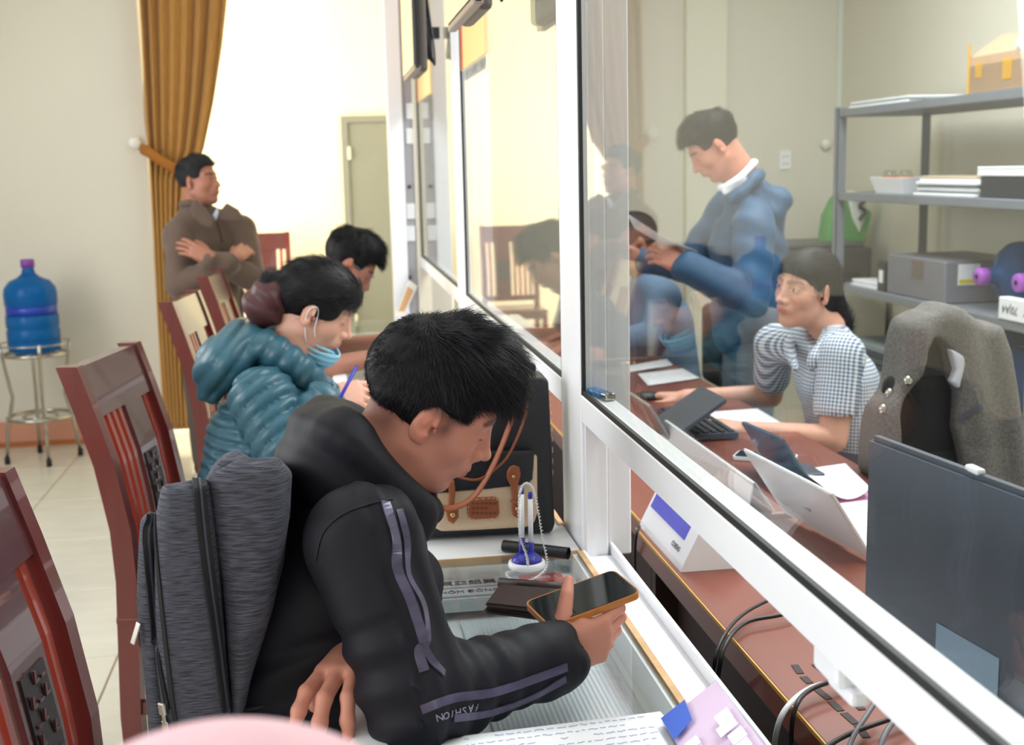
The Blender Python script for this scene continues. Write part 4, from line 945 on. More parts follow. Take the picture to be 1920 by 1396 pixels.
# ================================================================== the standing clerk
blu = mat('blue_jacket_cloth', (40, 78, 112), .6, var=.08, vscale=12, sheen=.1)
S = Person('standing clerk in a blue hooded jacket reading a paper behind the glass', skin_tan, (1.6, 4.55, 0))
nb = np.array([1.575, 4.52, 1.47]); shL = PY(1415, 425, 4.34); shR = np.array([1.60, 4.72, 1.37]); chest = np.array([1.60, 4.54, 1.22]); pel = np.array([1.62, 4.55, .95])
elL = PY(1408, 560, 4.25); wrL = PY(1288, 500, 4.30); elR = np.array([1.44, 4.78, 1.12]); wrR = np.array([1.22, 4.66, 1.16])
S.head((1.451, 4.517, 1.601), 170, 40, -5, nb, h=.0038, brow=.85, lips=.5)
S.hand(-1, wrL, PY(1225, 470, 4.34) - wrL, (.1, -.9, .2), elL, h=.0035, curl=[(.4, .6, .3)] * 4, thumb=[(.02, .02, -.01), (.05, .045, -.02), (.08, .05, -.03), (.1, .045, -.035)]); S.hand(1, wrR, (-1, -.1, .1), (0, .9, .2), elR, h=.0045, curl=[(.4, .6, .3)] * 4); S.body((nb, shR, elR, wrR), (nb, shL, elL, wrL))
f = torso_field(pel, chest, nb + np.array([.02, 0, -.045]), shR, shL, .14, .14, (1.15, 1.2)); f.u(rcone(pel, pel + np.array([0, 0, -.06]), .145, .145), .04)
sleeve(f, shL, elL, wrL, (.076, .072, .054)); sleeve(f, shR, elR, wrR, (.076, .068, .05)); f.u(ell(PY(1446, 385, 4.52), (.062, .115, .085), rotm(0, .5, 0)), .05).u(chain(spline([PY(1424, 325, 4.43), PY(1400, 350, 4.385), PY(1372, 375, 4.40)], 3), [.026, .026, .025, .024, .022, .02, .018]), .02)
f.wrinkle(lambda Q: .008 * noise3(Q, 28, 3) + .004 * noise3(Q, 60, 4) + .004 * np.sin(Q @ A3((30, 10, 55)) + 3 * noise3(Q, 12, 6))); S.cloth('jacket', f, .007, blu)
wc = Field(); wc.u(chain(spline([PY(1414, 305, 4.45), PY(1390, 330, 4.40), PY(1360, 350, 4.42), PY(1350, 352, 4.48)], 3), [.013] * 10), .01).u(chain(spline([PY(1414, 305, 4.45), PY(1412, 312, 4.58), PY(1385, 340, 4.62), PY(1352, 352, 4.50)], 3), [.013] * 10), .01); wc.u(rcone(PY(1392, 338, 4.41), PY(1360, 360, 4.42), .016, .012), .01); wc.u(chain(ring(nb + np.array([-.004, 0, -.012]), (-.35, 0, 1), .060), [.017] * 15), .012); S.cloth('shirt_collar', wc, .005, mat('white_shirt', (235, 238, 245), .6))
hf = short_hair(.022, .010, .062, .004, -.045).wrinkle(lambda Q: .002 * noise3(Q, 120, 3)); S.hair(hf, .004, hair_k); S.strands(3500, lambda p: .008 + .02 * smooth(.02, .07, p[:, 2]), lambda p: p - np.array([-.06, 0, .1]), hair_k, lift=.4, w=.0009, seg=4)
legs(S, [np.array([1.62, 4.46, .92]), np.array([1.62, 4.64, .92])], [np.array([1.60, 4.45, .5]), np.array([1.62, 4.66, .5])], [np.array([1.63, 4.45, .08]), np.array([1.65, 4.66, .08])], mat('grey_trousers', (112, 116, 124), .8), shoe_k, fwd=(-1, 0, 0))

# ================================================================== the clerk in the checked shirt
def gingham():
    m = bpy.data.materials.new('blue_white_check'); m.use_nodes = True; nt = m.node_tree; b_ = nt.nodes['Principled BSDF']; b_.inputs['Roughness'].default_value = .8
    a = nt.nodes.new('ShaderNodeAttribute'); a.attribute_name = 'tint'; sp = nt.nodes.new('ShaderNodeSeparateColor'); nt.links.new(a.outputs['Color'], sp.inputs[0]); outs = []
    for k in (0, 1):
        mu = nt.nodes.new('ShaderNodeMath'); mu.operation = 'PINGPONG'; mu.inputs[1].default_value = .0055; nt.links.new(sp.outputs[k], mu.inputs[0])
        g = nt.nodes.new('ShaderNodeMath'); g.operation = 'GREATER_THAN'; g.inputs[1].default_value = .0027; nt.links.new(mu.outputs[0], g.inputs[0]); outs.append(g)
    ad = nt.nodes.new('ShaderNodeMath'); ad.operation = 'ADD'; nt.links.new(outs[0].outputs[0], ad.inputs[0]); nt.links.new(outs[1].outputs[0], ad.inputs[1])
    mr = nt.nodes.new('ShaderNodeMapRange'); mr.inputs[2].default_value = 2; nt.links.new(ad.outputs[0], mr.inputs[0])
    cr_ = nt.nodes.new('ShaderNodeMix'); cr_.data_type = 'RGBA'; cr_.inputs[6].default_value = lin((228, 232, 238)) + (1,); cr_.inputs[7].default_value = lin((66, 92, 124)) + (1,); nt.links.new(mr.outputs[0], cr_.inputs[0]); nt.links.new(cr_.outputs[2], b_.inputs['Base Color']); return m
chk = gingham()
Cw = Person('clerk in a blue checked blouse typing at the desk behind the glass', skin_fair, (1.62, 3.62, .46))
nb = np.array([1.535, 3.61, 1.015]); shL = PY(1578, 672, 3.40); shR = PY(1452, 645, 3.82); chest = np.array([1.58, 3.62, .83]); pel = np.array([1.64, 3.62, .56])
elL = PY(1562, 822, 3.36); wrL = PY(1402, 806, 3.40); elR = PY(1445, 742, 3.92); wrR = PY(1285, 744, 3.92)
Cw.head((1.46, 3.60, 1.15), 203, 1, -8, nb, h=.003, fem=1, jaw=.95, brow=.6, lips=.9, eyes_open=1, neck_r=.048)
ty = [(.25, .5, .3)] * 4
Cw.hand(-1, wrL, PY(1310, 792, 3.46) - wrL, (0, -.3, 1), elL, h=.0032, curl=ty, sc=.95); Cw.hand(1, wrR, PY(1200, 738, 3.98) - wrR, (0, .1, 1), elR, h=.0035, curl=ty, sc=.95)
fa = Field(); fa.u(chain([shL * .3 + elL * .7, elL, wrL], [.045, .042, .027]), .02).u(chain([shR * .3 + elR * .7, elR, wrR], [.045, .04, .027]), .02); Cw.extra(fa, .005); Cw.body((nb, shR, elR, wrR), (nb, shL, elL, wrL))
f = torso_field(pel, chest, nb + np.array([.01, 0, -.055]), shR, shL, .125, .115, (1.2, 1.25)); f.u(ell(chest + np.array([-.06, -.05, .01]), (.07, .07, .06)), .04).u(ell(chest + np.array([-.04, .07, .01]), (.07, .07, .06)), .04)
seL = shL * .38 + elL * .62; seR = shR * .38 + elR * .62
f.u(rcone(shL + np.array([0, 0, .012]), seL, .066, .066), .02).u(rcone(shR, seR, .062, .062), .02)
f.cut(rcone(seL + (elL - shL) * .12, seL + (elL - shL) * .5, .056, .06), .004); f.cut(rcone(nb + np.array([-.03, 0, 0]), PY(1492, 690, 3.48), .035, .016), .012)
f.wrinkle(lambda Q: .004 * noise3(Q, 34, 3) + .0025 * noise3(Q, 80, 4))
def chk_uv(P):
    a = A3(elL - shL); a = a / np.linalg.norm(a); s_ = (P - shL) @ a; dA = rcone(shL, seL, .066, .066)[0](P.astype(f32)); dT = ecap(pel, chest, .125, .115, (0, 1, 0), 1.25)[0](P.astype(f32))
    on = dA < dT - .004; ang = np.arctan2(P[:, 1] - 3.62, -(P[:, 0] - 1.6)) * .16; u2 = P[:, 1] * .75 - P[:, 0] * .75
    U_ = np.where(on, u2, ang); V_ = np.where(on, s_, P[:, 2]); return np.stack([U_ + 5, V_ + 5, 0 * U_], 1)
cb = Cw.cloth('blouse', f, .006, chk, tint=chk_uv)
lp = Field(); n0 = PY(1560, 618, 3.58); lp.u(chain(spline([n0, PY(1555, 640, 3.47), PY(1530, 672, 3.43), PY(1520, 690, 3.44)], 3), [.012, .018, .022, .024, .026, .026, .026, .022, .016, .01]), .008).u(chain(spline([n0, PY(1500, 625, 3.72), PY(1480, 650, 3.66), PY(1492, 690, 3.5)], 3), [.012, .016, .02, .022, .022, .022, .02, .018, .014, .01]), .008)
Cw.cloth('collar', lp, .005, chk, tint=chk_uv)
bc_ = bvh_of([cb]); ribbon_on(bc_, 'placket', [(1490, 705), (1474, 740), (1463, 780), (1462, 790)], .012, mat('placket_blue', (96, 116, 142), .8), cb, lift=.001)
hf = Field(); hf.u(ell((-.016, 0, .034), (.098, .083, .084)), .02).u(ell((-.05, .0, -.03), (.065, .078, .09)), .03).u(chain([(-.09, .0, -.05), (-.13, .02, -.14), (-.14, .03, -.26)], [.055, .05, .025]), .03)
hf.u(ell((.03, 0, .05), (.064, .066, .05)), .02); hf.cut(rboxf((.142, 0, -.080), (.085, .15, .13), .05), .02); hf.cut(rboxf((.078, 0, -.15), (.068, .15, .138), .02), .012)
for s in (-1, 1): hf.cut(ell((.0, s * .084, -.018), (.022, .020, .034)), .006)
hf.wrinkle(lambda Q: .0009 * np.sin(Q[:, 1] * 700 + 6 * noise3(Q, 40, 2)) + .001 * noise3(Q, 100, 31)); Cw.hair(hf, .0035, hair_k); Cw.strands(6000, lambda p: .04 + 0 * p[:, 0], lambda p: np.array([-.14, .0, -.10]) - p, hair_s, lift=.06, grav=.05, w=.0005, seg=4, seed=8)
legs(Cw, [np.array([1.62, 3.54, .56]), np.array([1.62, 3.70, .56])], [np.array([1.22, 3.50, .54]), np.array([1.22, 3.74, .54])], [np.array([1.26, 3.5, .08]), np.array([1.26, 3.74, .08])], jean_m, shoe_k, fwd=(-1, 0, 0))

# ================================================================== seated clerk in a pale blue shirt, half hidden by the post
D = Person('seated clerk in a pale blue shirt half hidden behind the white post', skin_dark, (1.35, 5.15, .46))
hp_ = PY(1188, 452, 5.1); nb = hp_ + np.array([.06, 0, -.14]); bx = float(hp_[0])
D.head(hp_, 185, 22, 0, nb, h=.005, brow=.8); D.hand(-1, np.array([bx - .22, 5.0, .80]), (-1, .1, -.1), (0, 0, 1), np.array([bx + .0, 4.88, .82]), h=.005); D.hand(1, np.array([bx - .22, 5.3, .80]), (-1, -.1, -.1), (0, 0, 1), np.array([bx + .0, 5.36, .82]), h=.005); D.body((nb, (bx + .09, 4.94, nb[2] - .09), (bx + .03, 4.88, .84), (bx - .22, 5.0, .80)), (nb, (bx + .09, 5.31, nb[2] - .09), (bx + .03, 5.37, .84), (bx - .22, 5.3, .80)))
f = torso_field((bx + .18, 5.13, .56), (bx + .13, 5.13, .85), nb + np.array([.01, 0, -.04]), (bx + .09, 5.31, nb[2] - .09), (bx + .09, 4.94, nb[2] - .09), .13, .13, (1.2, 1.3))
f.u(chain([(bx + .09, 4.94, nb[2] - .09), (bx + .03, 4.88, .84), (bx - .18, 4.98, .80)], [.072, .06, .042]), .03).u(chain([(bx + .09, 5.31, nb[2] - .09), (bx + .03, 5.37, .84), (bx - .18, 5.3, .80)], [.072, .06, .042]), .03).wrinkle(lambda Q: .005 * noise3(Q, 34, 3)); D.cloth('shirt', f, .01, mat('pale_blue_shirt', (120, 146, 176), .75))
D.hair(short_hair(.018, .010, .058, .002, -.05).wrinkle(lambda Q: .002 * noise3(Q, 110, 3)), .005, hair_k)
legs(D, [np.array([bx + .16, 5.05, .56]), np.array([bx + .16, 5.21, .56])], [np.array([bx - .24, 5.04, .54]), np.array([bx - .24, 5.24, .54])], [np.array([bx - .2, 5.04, .08]), np.array([bx - .2, 5.24, .08])], jean_m, shoe_k, fwd=(-1, 0, 0))
# ================================================================== backpack
def XZ(pts, Y): return [(PY(x, y, Y)[0], PY(x, y, Y)[2]) for x, y in pts]
def heather():
    m = mat('heather_grey_cloth', (62, 63, 74), .85, var=.0, bump=.2, bscale=500); nt = m.node_tree; b_ = nt.nodes['Principled BSDF']
    tc = nt.nodes.new('ShaderNodeTexCoord'); mp = nt.nodes.new('ShaderNodeMapping'); mp.inputs['Scale'].default_value = (14, 14, 260); n = nt.nodes.new('ShaderNodeTexNoise'); n.inputs['Scale'].default_value = 3; n.inputs['Detail'].default_value = 5
    nt.links.new(tc.outputs['Object'], mp.inputs[0]); nt.links.new(mp.outputs[0], n.inputs['Vector']); cr_ = nt.nodes.new('ShaderNodeMix'); cr_.data_type = 'RGBA'
    cr_.inputs[6].default_value = lin((40, 41, 50)) + (1,); cr_.inputs[7].default_value = lin((96, 97, 110)) + (1,); mr = nt.nodes.new('ShaderNodeMapRange'); mr.inputs[1].default_value = .35; mr.inputs[2].default_value = .72
    nt.links.new(n.outputs[0], mr.inputs[0]); nt.links.new(mr.outputs[0], cr_.inputs[0]); nt.links.new(cr_.outputs[2], b_.inputs['Base Color']); return m
hth = heather(); zipm = mat('black_zip', (20, 21, 25), .55); silver = mat('polished_steel', (200, 198, 192), .22, 1); trimd = mat('black_webbing', (28, 29, 34), .7)
Yb0, Yb1 = 1.545, 1.86
bp_ = thing('backpack', 'dark grey heather backpack worn by the young man', 'backpack', (-.3, 1.7, .5))
g = Field(); g.u(polyf(XZ([(297, 908), (372, 894), (388, 900), (402, 1000), (428, 1335), (436, 1470), (318, 1500), (300, 1400), (284, 1150), (284, 980)], Yb0), Yb0, Yb1, .028, .30), .012).wrinkle(lambda Q: .003 * noise3(Q, 26, 3)); main = sculpt('main_compartment', g, .005, hth, bp_)
g = Field(); g.u(polyf(XZ([(384, 892), (440, 862), (515, 858), (540, 885), (536, 960), (505, 1150), (452, 1345), (430, 1350), (404, 1000)], Yb0 + .012), Yb0 + .012, Yb1 - .02, .03, .26), .012).wrinkle(lambda Q: .005 * noise3(Q, 22, 5) + .002 * noise3(Q, 60, 6)); rear = sculpt('laptop_compartment', g, .005, hth, bp_)
g = Field(); g.u(polyf(XZ([(258, 972), (276, 955), (290, 968), (296, 1100), (318, 1330), (332, 1480), (284, 1490), (262, 1250), (252, 1130)], Yb0 + .02), Yb0 + .02, Yb1 - .03, .024, .30), .012).wrinkle(lambda Q: .003 * noise3(Q, 26, 7)); fp = sculpt('front_pocket', g, .005, hth, bp_)
bb = bvh_of([main, rear, fp])
zz = [([(373, 899), (378, 960), (392, 1080), (408, 1200), (424, 1330)], .017, main), ([(283, 968), (278, 1010), (286, 1120), (300, 1250), (312, 1328)], .015, fp), ([(299, 912), (292, 985), (302, 1120), (322, 1300), (334, 1390)], .006, main)]
for pts, w, par in zz: ribbon_on(bb, 'zip', pts, w, zipm, par, lift=.001)
for pts in ([(373, 899), (378, 960), (392, 1080), (408, 1200), (424, 1330)], [(283, 968), (278, 1010), (286, 1120), (300, 1250), (312, 1328)]): ribbon_on(bb, 'zip_teeth', pts, .003, mat('zip_teeth', (62, 66, 78), .4), bp_, lift=.0026)
q, n_ = shoot(bb, 311, 1330, .004); Mz = frame_M(q, (.08, 0, -1), n_)
MB().box((-.012, -.006, -.003), (.006, .006, .004), .002, Mz).box((.006, -.0035, 0), (.016, .0035, .002), .0008, Mz).box((.014, -.006, -.001), (.046, .006, .002), .001, Mz).build('zip_pull', silver, bp_)
q, n_ = shoot(bb, 266, 1165, .004); Mz = frame_M(q if q is not None else PY(262, 1165, 1.6), (-.35, 0, -1), (-.6, -.8, 0)); MB().box((0, -.004, -.001), (.03, .004, .002), .001, Mz).build('zip_pull', silver, bp_)
hp_ = [PY(x, y, 1.60) for x, y in ((398, 925), (404, 890), (430, 862), (462, 872), (478, 915), (486, 948))]; MB().tube(spline(hp_, 5), .026, 10, flat=.35, up=(1, 0, 0)).build('handle', hth, bp_)
bs = bvh_of([H.jacket]); sp_ = ribbon_on(bs, 'shoulder_strap', [(530, 985), (538, 930), (556, 896), (595, 874), (650, 868), (705, 878)], .034, hth, bp_, lift=.004, th=.004)
MB().tube(spline([PY(452, 1330, 1.62), PY(500, 1318, 1.62), PY(560, 1290, 1.66)], 6), .008, 6, flat=.4).build('lower_strap', trimd, bp_)

# ================================================================== handbag
leather_k = mat('black_leather', (26, 28, 34), .38, bump=.15, bscale=300); tan = mat('tan_leather', (150, 84, 52), .45, var=.08, bump=.1, bscale=300); beige = mat('beige_leather', (212, 186, 156), .5, var=.03); stitch = mat('pale_stitch', (222, 200, 172), .7); brass = mat('brass', (196, 168, 110), .25, 1)
b0 = PZ(772, 1016, ZT + .001); b1 = PZ(1042, 1001, ZT + .001); bx_ = Vector(b1 - b0).normalized(); wid = float(np.linalg.norm(b1 - b0)); MBg = frame_M(b0, bx_, (0, 0, 1)); nrm = np.array(MBg.to_3x3() @ Vector((0, 1, 0)))
def onbag(x, y, off=0.):
    d = ray(x, y); p0 = b0 - nrm * off; t = ((p0 - CO) @ nrm) / (d @ nrm); P = CO + d * t; return MBg.inverted() @ Vector(P)
bg = thing('handbag', 'black and beige leather handbag with tan straps standing on the counter', 'handbag', tuple(b0 + np.array([wid / 2, .05, 0])))
top = onbag(1030, 712)[2]
def bagpart(name, pts, y0, y1, m, parent=bg, rad=.003, h=.003):
    g = Field(); g.u(polyf([(onbag(x, y)[0], onbag(x, y)[2]) for x, y in pts], y0, y1, rad), .003); return sculpt(name, g, h, m, parent, M=MBg)
body_ = bagpart('bag_body', [(772, 1012), (1036, 1000), (1042, 985), (1036, 860), (1030, 715), (1020, 708), (780, 722)], .0, .105, leather_k, rad=.012, h=.004)
MB().box((.03, .09, top - .02), (wid - .02, .12, top + .018), .006, MBg).build('rear_section', leather_k, bg)
bagpart('pocket', [(799, 925), (800, 955), (806, 978), (826, 991), (900, 988), (985, 983), (1000, 974), (1006, 955), (1005, 850), (799, 865)], -.022, .004, beige, rad=.006)
bagpart('pocket_flap', [(799, 840), (799, 905), (815, 919), (900, 912), (985, 903), (996, 893), (1000, 838)], -.027, -.018, leather_k, rad=.004)
def tab(pts, stud, hole=None):
    t_ = bagpart('buckle_tab', pts, -.033, -.025, tan, rad=.002, h=.0018)
    for p, r, mm in ((stud, .0055, brass),) + (((hole, .004, brass),) if hole else ()):
        a = onbag(*p); MB().lathe([(r, 0), (r, .002), (r * .6, .0045), (0, .005)], n=14, M=MBg @ Matrix.Translation((a[0], -.033, a[2])) @ Matrix.Rotation(math.pi / 2, 4, 'X')).build('stud', mm, t_)
tab([(952, 868), (960, 864), (970, 868), (973, 882), (968, 900), (968, 930), (976, 945), (975, 958), (966, 963), (958, 958), (956, 945), (958, 930), (955, 905), (947, 890), (947, 878)], (967, 945), (959, 885))
tab([(838, 896), (850, 892), (852, 915), (850, 935), (858, 948), (858, 962), (848, 974), (838, 968), (834, 950), (839, 938), (840, 918)], (847, 956))
MB().tube([MBg @ Vector((onbag(955, 930)[0], -.03, onbag(955, 930)[2])), MBg @ Vector((onbag(963, 934)[0], -.036, onbag(963, 934)[2])), MBg @ Vector((onbag(972, 930)[0], -.03, onbag(972, 930)[2]))], .0035, 6).build('strap_keeper', tan, bg)
lb = bagpart('leather_label', [(876, 927), (925, 924), (932, 930), (934, 955), (930, 964), (884, 967), (875, 962), (873, 935)], -.028, -.021, tan, rad=.002, h=.002)
emb = mat('embossed_leather', (120, 62, 38), .5)
for r in range(3):
    for c in range(6 if r != 1 else 4):
        a = onbag(885 + 8 * c, 936 + 9 * r); MB().cbox((a[0], -.0285, a[2]), (.0055, .001, .004), 0, MBg).build('embossed_mark', emb, lb)
st_ = MB()
def stitch_line(pts, off):
    L = spline([tuple(onbag(x, y)) for x, y in pts], 10)
    for i in range(0, len(L) - 1, 2):
        a, b_ = L[i], L[i + 1]; st_.tube([MBg @ Vector((a[0], off, a[2])), MBg @ Vector((b_[0], off, b_[2]))], .0005, 4)
stitch_line([(803, 955), (812, 978), (828, 986), (900, 983), (983, 978), (1001, 955), (1001, 905)], -.0225); stitch_line([(878, 930), (928, 928), (930, 960), (880, 963), (878, 930)], -.0285); stitch_line([(1031, 730), (1035, 800), (1037, 900)], -.0005)
st_.build('stitching', stitch, bg)
def strapm(pts, w=.0125):
    L = [np.array(MBg @ Vector((onbag(x, y)[0], -o, onbag(x, y)[2]))) for x, y, o in pts]; MB().tube(spline(L, 6), w / 2, 8, flat=.28, up=nrm).build('strap', tan, bg)
strapm([(962, 716, -.03), (978, 694, .0), (985, 725, .03), (978, 775, .045), (952, 835, .05), (930, 862, .05), (895, 886, .05), (860, 884, .045), (835, 872, .04)])
strapm([(950, 735, .0), (962, 752, .03), (945, 800, .05), (920, 858, .055), (893, 905, .055), (868, 930, .05), (835, 941, .045), (806, 930, .04), (790, 905, .03)])
MB().tube([MBg @ Vector((onbag(970, 690)[0], .0, onbag(970, 690)[2])), MBg @ Vector((onbag(985, 690)[0], .0, onbag(985, 690)[2]))], .004, 6).build('strap_ring', brass, bg)

# ================================================================== pen stand, tube, wallet, phone, papers on the near counter
wplast = mat('white_plastic', (236, 237, 242), .3); bplast = mat('blue_plastic', (42, 48, 160), .3)
pc = PZ(988, 1064, ZT); ps = thing('pen_stand', 'blue and white pen stand with two pens and coiled cord', 'pen stand', tuple(pc))
MB().lathe([(0, .0005), (.031, .0005), (.034, .004), (.033, .012), (.028, .014), (0, .014)], tuple(pc), 28).build('base', wplast, ps)
MB().lathe([(.028, .014), (.027, .018), (.018, .026), (.010, .030), (0, .031)], tuple(pc), 28).build('base_cap', bplast, ps)
for (bxp, byp), (tx, ty_) in (((979, 1048), (978, 912)), ((996, 1056), (994, 921))):
    a = PY(bxp, byp, pc[1]); t_ = PY(tx, ty_, pc[1] + .005); d_ = t_ - a; L = [a + d_ * k for k in (0, .3, .301, .9, .901, .985, 1)]
    MB().tube(L[:2], [.0058, .0052], 10).build('pen_socket', bplast, ps); MB().tube(L[2:4], .0045, 10).build('pen_barrel', wplast, ps); MB().tube(L[4:], [.0042, .0042, .001], 10).build('pen_cap', bplast, ps)
cp_ = spline([PY(978, 912, pc[1] - .004), PY(988, 906, pc[1] - .008), PY(1001, 918, pc[1] - .01), PY(1010, 960, pc[1] - .012), PY(1018, 1010, pc[1] - .014), PY(1026, 1055, pc[1] - .018), PZ(1012, 1078, ZT + .004), PZ(985, 1090, ZT + .004), PZ(958, 1086, ZT + .004), PZ(950, 1074, ZT + .004), PZ(966, 1070, ZT + .004)], 26)
coil = []
for i, p in enumerate(cp_): w_ = i * 1.9; coil.append(p + np.array([math.cos(w_), .4 * math.cos(w_), math.sin(w_)]) * .0022)
MB().tube(coil, .0011, 5).build('coiled_cord', mat('clear_plastic_cord', (226, 228, 228), .4), ps)
cp2 = spline([PY(979, 912, pc[1] - .006), PY(974, 935, pc[1] - .012), PY(975, 1000, pc[1] - .014), PY(987, 1040, pc[1] - .02), PY(990, 1060, pc[1] - .03)], 34); MB().tube([p + np.array([math.cos(i * 1.9), .3, math.sin(i * 1.9)]) * .0022 for i, p in enumerate(cp2)], .0011, 5).build('coiled_cord', MATS['clear_plastic_cord'], ps)
ta, tb_ = PZ(990, 1028, ZT + .012), PZ(1066, 1037, ZT + .012); dt = (tb_ - ta) / np.linalg.norm(tb_ - ta)
mb = MB(); mb.tube([ta - dt * .05, tb_], .0112, 20, caps=False); mb.tube([ta - dt * .05, tb_], .0092, 20, caps=False); solo('plastic_tube', mb, mat('black_pipe', (30, 32, 36), .35), 'short black plastic tube lying on the counter beside the pen stand', 'tube')
wl_ = thing('wallet', 'dark brown leather wallet lying on the glass in front of the phone', 'wallet', tuple(PZ(980, 1130, ZT)))
lw = mat('dark_brown_leather', (58, 46, 44), .4, bump=.1, bscale=250)
for nm, pts, z0, z1 in (('lower_leaf', [(906, 1150), (1010, 1164), (1064, 1118), (950, 1106)], .001, .010), ('upper_leaf', [(908, 1140), (1022, 1152), (1062, 1112), (936, 1102)], .0125, .021)):
    P_ = [PZ(x, y, ZT + z0) for x, y in pts]; b_ = MB().prism(P_, (0, 0, z1 - z0)).mesh('leaf'); bm_ = bmesh.new(); bm_.from_mesh(b_); bmesh.ops.bevel(bm_, geom=bm_.edges[:], offset=.004, segments=3, affect='EDGES'); bm_.to_mesh(b_); bm_.free(); link(nm, b_, lw, wl_)
P_ = [PZ(x, y, ZT + .002) for x, y in ((936, 1102), (1062, 1112))]; MB().tube([P_[0] + np.array([0, 0, .009]), P_[1] + np.array([0, 0, .009])], .0095, 12).build('spine', lw, wl_)
# phone
_h = MR[:3, :3] / np.linalg.norm(MR[:3, 0]); pcn = ap(MR, (.084, .046, -.046)); Mp = frame_M(pcn, _h[:, 0], _h[:, 1] * 1.0 + np.array([-.10, -.02, 0])); ph = thing('smartphone', 'smartphone in an orange-brown case held by the young man', 'phone', tuple(pcn))
def rr(hx, hy, z0, z1, r, M):
    P_ = []
    for cx, cy, a0 in ((hx - r, hy - r, 0), (-hx + r, hy - r, 90), (-hx + r, -hy + r, 180), (hx - r, -hy + r, 270)):
        for k in range(6): a = math.radians(a0 + 18 * k); P_.append((cx + r * math.cos(a), cy + r * math.sin(a)))
    return MB().prism([M @ Vector((x, y, z0)) for x, y in P_], np.array(M.to_3x3() @ Vector((0, 0, z1 - z0))))
rr(.076, .038, -.0055, .0045, .011, Mp).build('case', mat('amber_case', (186, 116, 48), .35), ph); rr(.0735, .0355, .004, .0052, .009, Mp).build('screen', mat('phone_glass', (14, 22, 24), .06, var=.4, vscale=30, spec=.8), ph)
rr(.0012, .010, .0052, .0055, .001, Mp @ Matrix.Translation((.068, 0, 0))).build('notch', mat('notch_black', (6, 6, 7), .3), ph)
# sheet with handwriting
def sheet(name, pts, z, label, lines=0, inkm=None, cat='paper', group=None, seed=0, lift=0.):
    C4 = [PZ(x, y, z) for x, y in pts]; r = random.Random(seed); n = 8; G_ = []
    for i in range(n + 1):
        row = []
        for j in range(n + 1):
            u, v = i / n, j / n; p = (C4[0] * (1 - u) + C4[1] * u) * (1 - v) + (C4[3] * (1 - u) + C4[2] * u) * v; row.append(p + np.array([0, 0, lift * (4 * (u - .5) ** 2) * v]))
        G_.append(row)
    t_ = thing(name, label, cat, tuple(sum(C4) / 4), group=group); o = MB().grid(G_).build('sheet', mat('white_paper', (240, 242, 246), .75), t_); so = o.modifiers.new('th', 'SOLIDIFY'); so.thickness = .0006
    if lines:
        k = MB()
        for i in range(lines):
            v = (i + .7) / (lines + .4); u = .1; 
            while u < .9:
                L = .015 + .03 * r.random(); q = []
                for a in np.linspace(0, 1, 5): uu = u + L * a; vv = v + (r.random() - .5) * .018; q.append((C4[0] * (1 - uu) + C4[1] * uu) * (1 - vv) + (C4[3] * (1 - uu) + C4[2] * uu) * vv + np.array([0, 0, .0008 + lift * 4 * (uu - .5) ** 2 * vv]))
                k.tube(q, .00035, 3, caps=False); u += L + .012
                if r.random() < .12: u += .1
        k.build('written_lines', inkm or mat('blue_ink', (84, 96, 176), .6), t_)
    return t_
sheet('paper_form', [(826, 1384), (1238, 1333), (1330, 1450), (840, 1530)], ZT + .0015, 'white handwritten form lying at the bottom of the near counter', 11, seed=3)
sheet('paper_form', [(640, 752), (702, 702), (760, 712), (720, 790)], ZT + .0015, 'white paper under the writing hand of the woman in teal', 8, seed=5)
a, b_ = PY(647, 728, 2.93), PY(668, 688, 2.95); d_ = b_ - a; pn = thing('ballpoint_pen', 'blue pen in the hand of the woman in teal', 'pen', tuple(a - d_ * .6)); MB().tube([a - d_ * .9, a - d_ * .75, b_], [.001, .0045, .0045], 8).build('barrel', bplast, pn); MB().tube([b_, b_ + d_ * .08], .003, 8).build('button', bplast, pn)
# acrylic sign at the lower right
sA = PX(1346, 1270, .47); sB = PX(1480, 1441, .47); dn = np.array([-.075, .0, ZT + .006 - PX(1346, 1270, .47)[2]]); sg = thing('desk_sign', 'clear acrylic desk sign with pink and blue print at the lower edge', 'sign', tuple((sA + sB) / 2 + dn))
acr = glass_mat('clear_acrylic', (.95, .96, 1), 1.45, .02); ex = np.cross(sB - sA, dn); ex = ex / np.linalg.norm(ex) * .004; MB().prism([sA, sB, sB + dn, sA + dn], ex).build('acrylic_plate', acr, sg)
MB().prism([sA + dn * .06 + ex * .4, sB + dn * .06 + ex * .4, sB + dn * .98 + ex * .4, sA + dn * .98 + ex * .4], ex * .15).build('printed_sheet', mat('pink_print', (232, 206, 226), .5), sg)
nS = -ex / np.linalg.norm(ex); nS = nS if nS[0] < 0 else -nS; Ms = frame_M((sA + sB) / 2 + dn * .35 + nS * .0042, sA - sB, nS); nn_ = Vector(nS)
Ms = Matrix(((0,) * 4,) * 4); ux = Vector(sB - sA).normalized(); uz = nn_; uy = uz.cross(ux); Ms = Matrix(((ux[0], uy[0], uz[0], 0), (ux[1], uy[1], uz[1], 0), (ux[2], uy[2], uz[2], 0), (0, 0, 0, 1))); cS = (sA + sB) / 2 + dn * .3 + nS * .0045; Ms.translation = Vector(cS)
wpr = mat('white_print', (252, 250, 252), .5)
for (u_, v_), (w_, h_) in (((-.035, .004), (.024, .02)), ((-.012, .0), (.02, .026)), ((.016, .004), (.024, .02)), ((.04, .0), (.02, .024)), ((-.03, -.045), (.02, .018)), ((-.006, -.046), (.022, .018))): MB().cbox((u_, v_, 0), (w_, h_, .0006), .0002, Ms, seg=1).build('white_mark', wpr, sg)
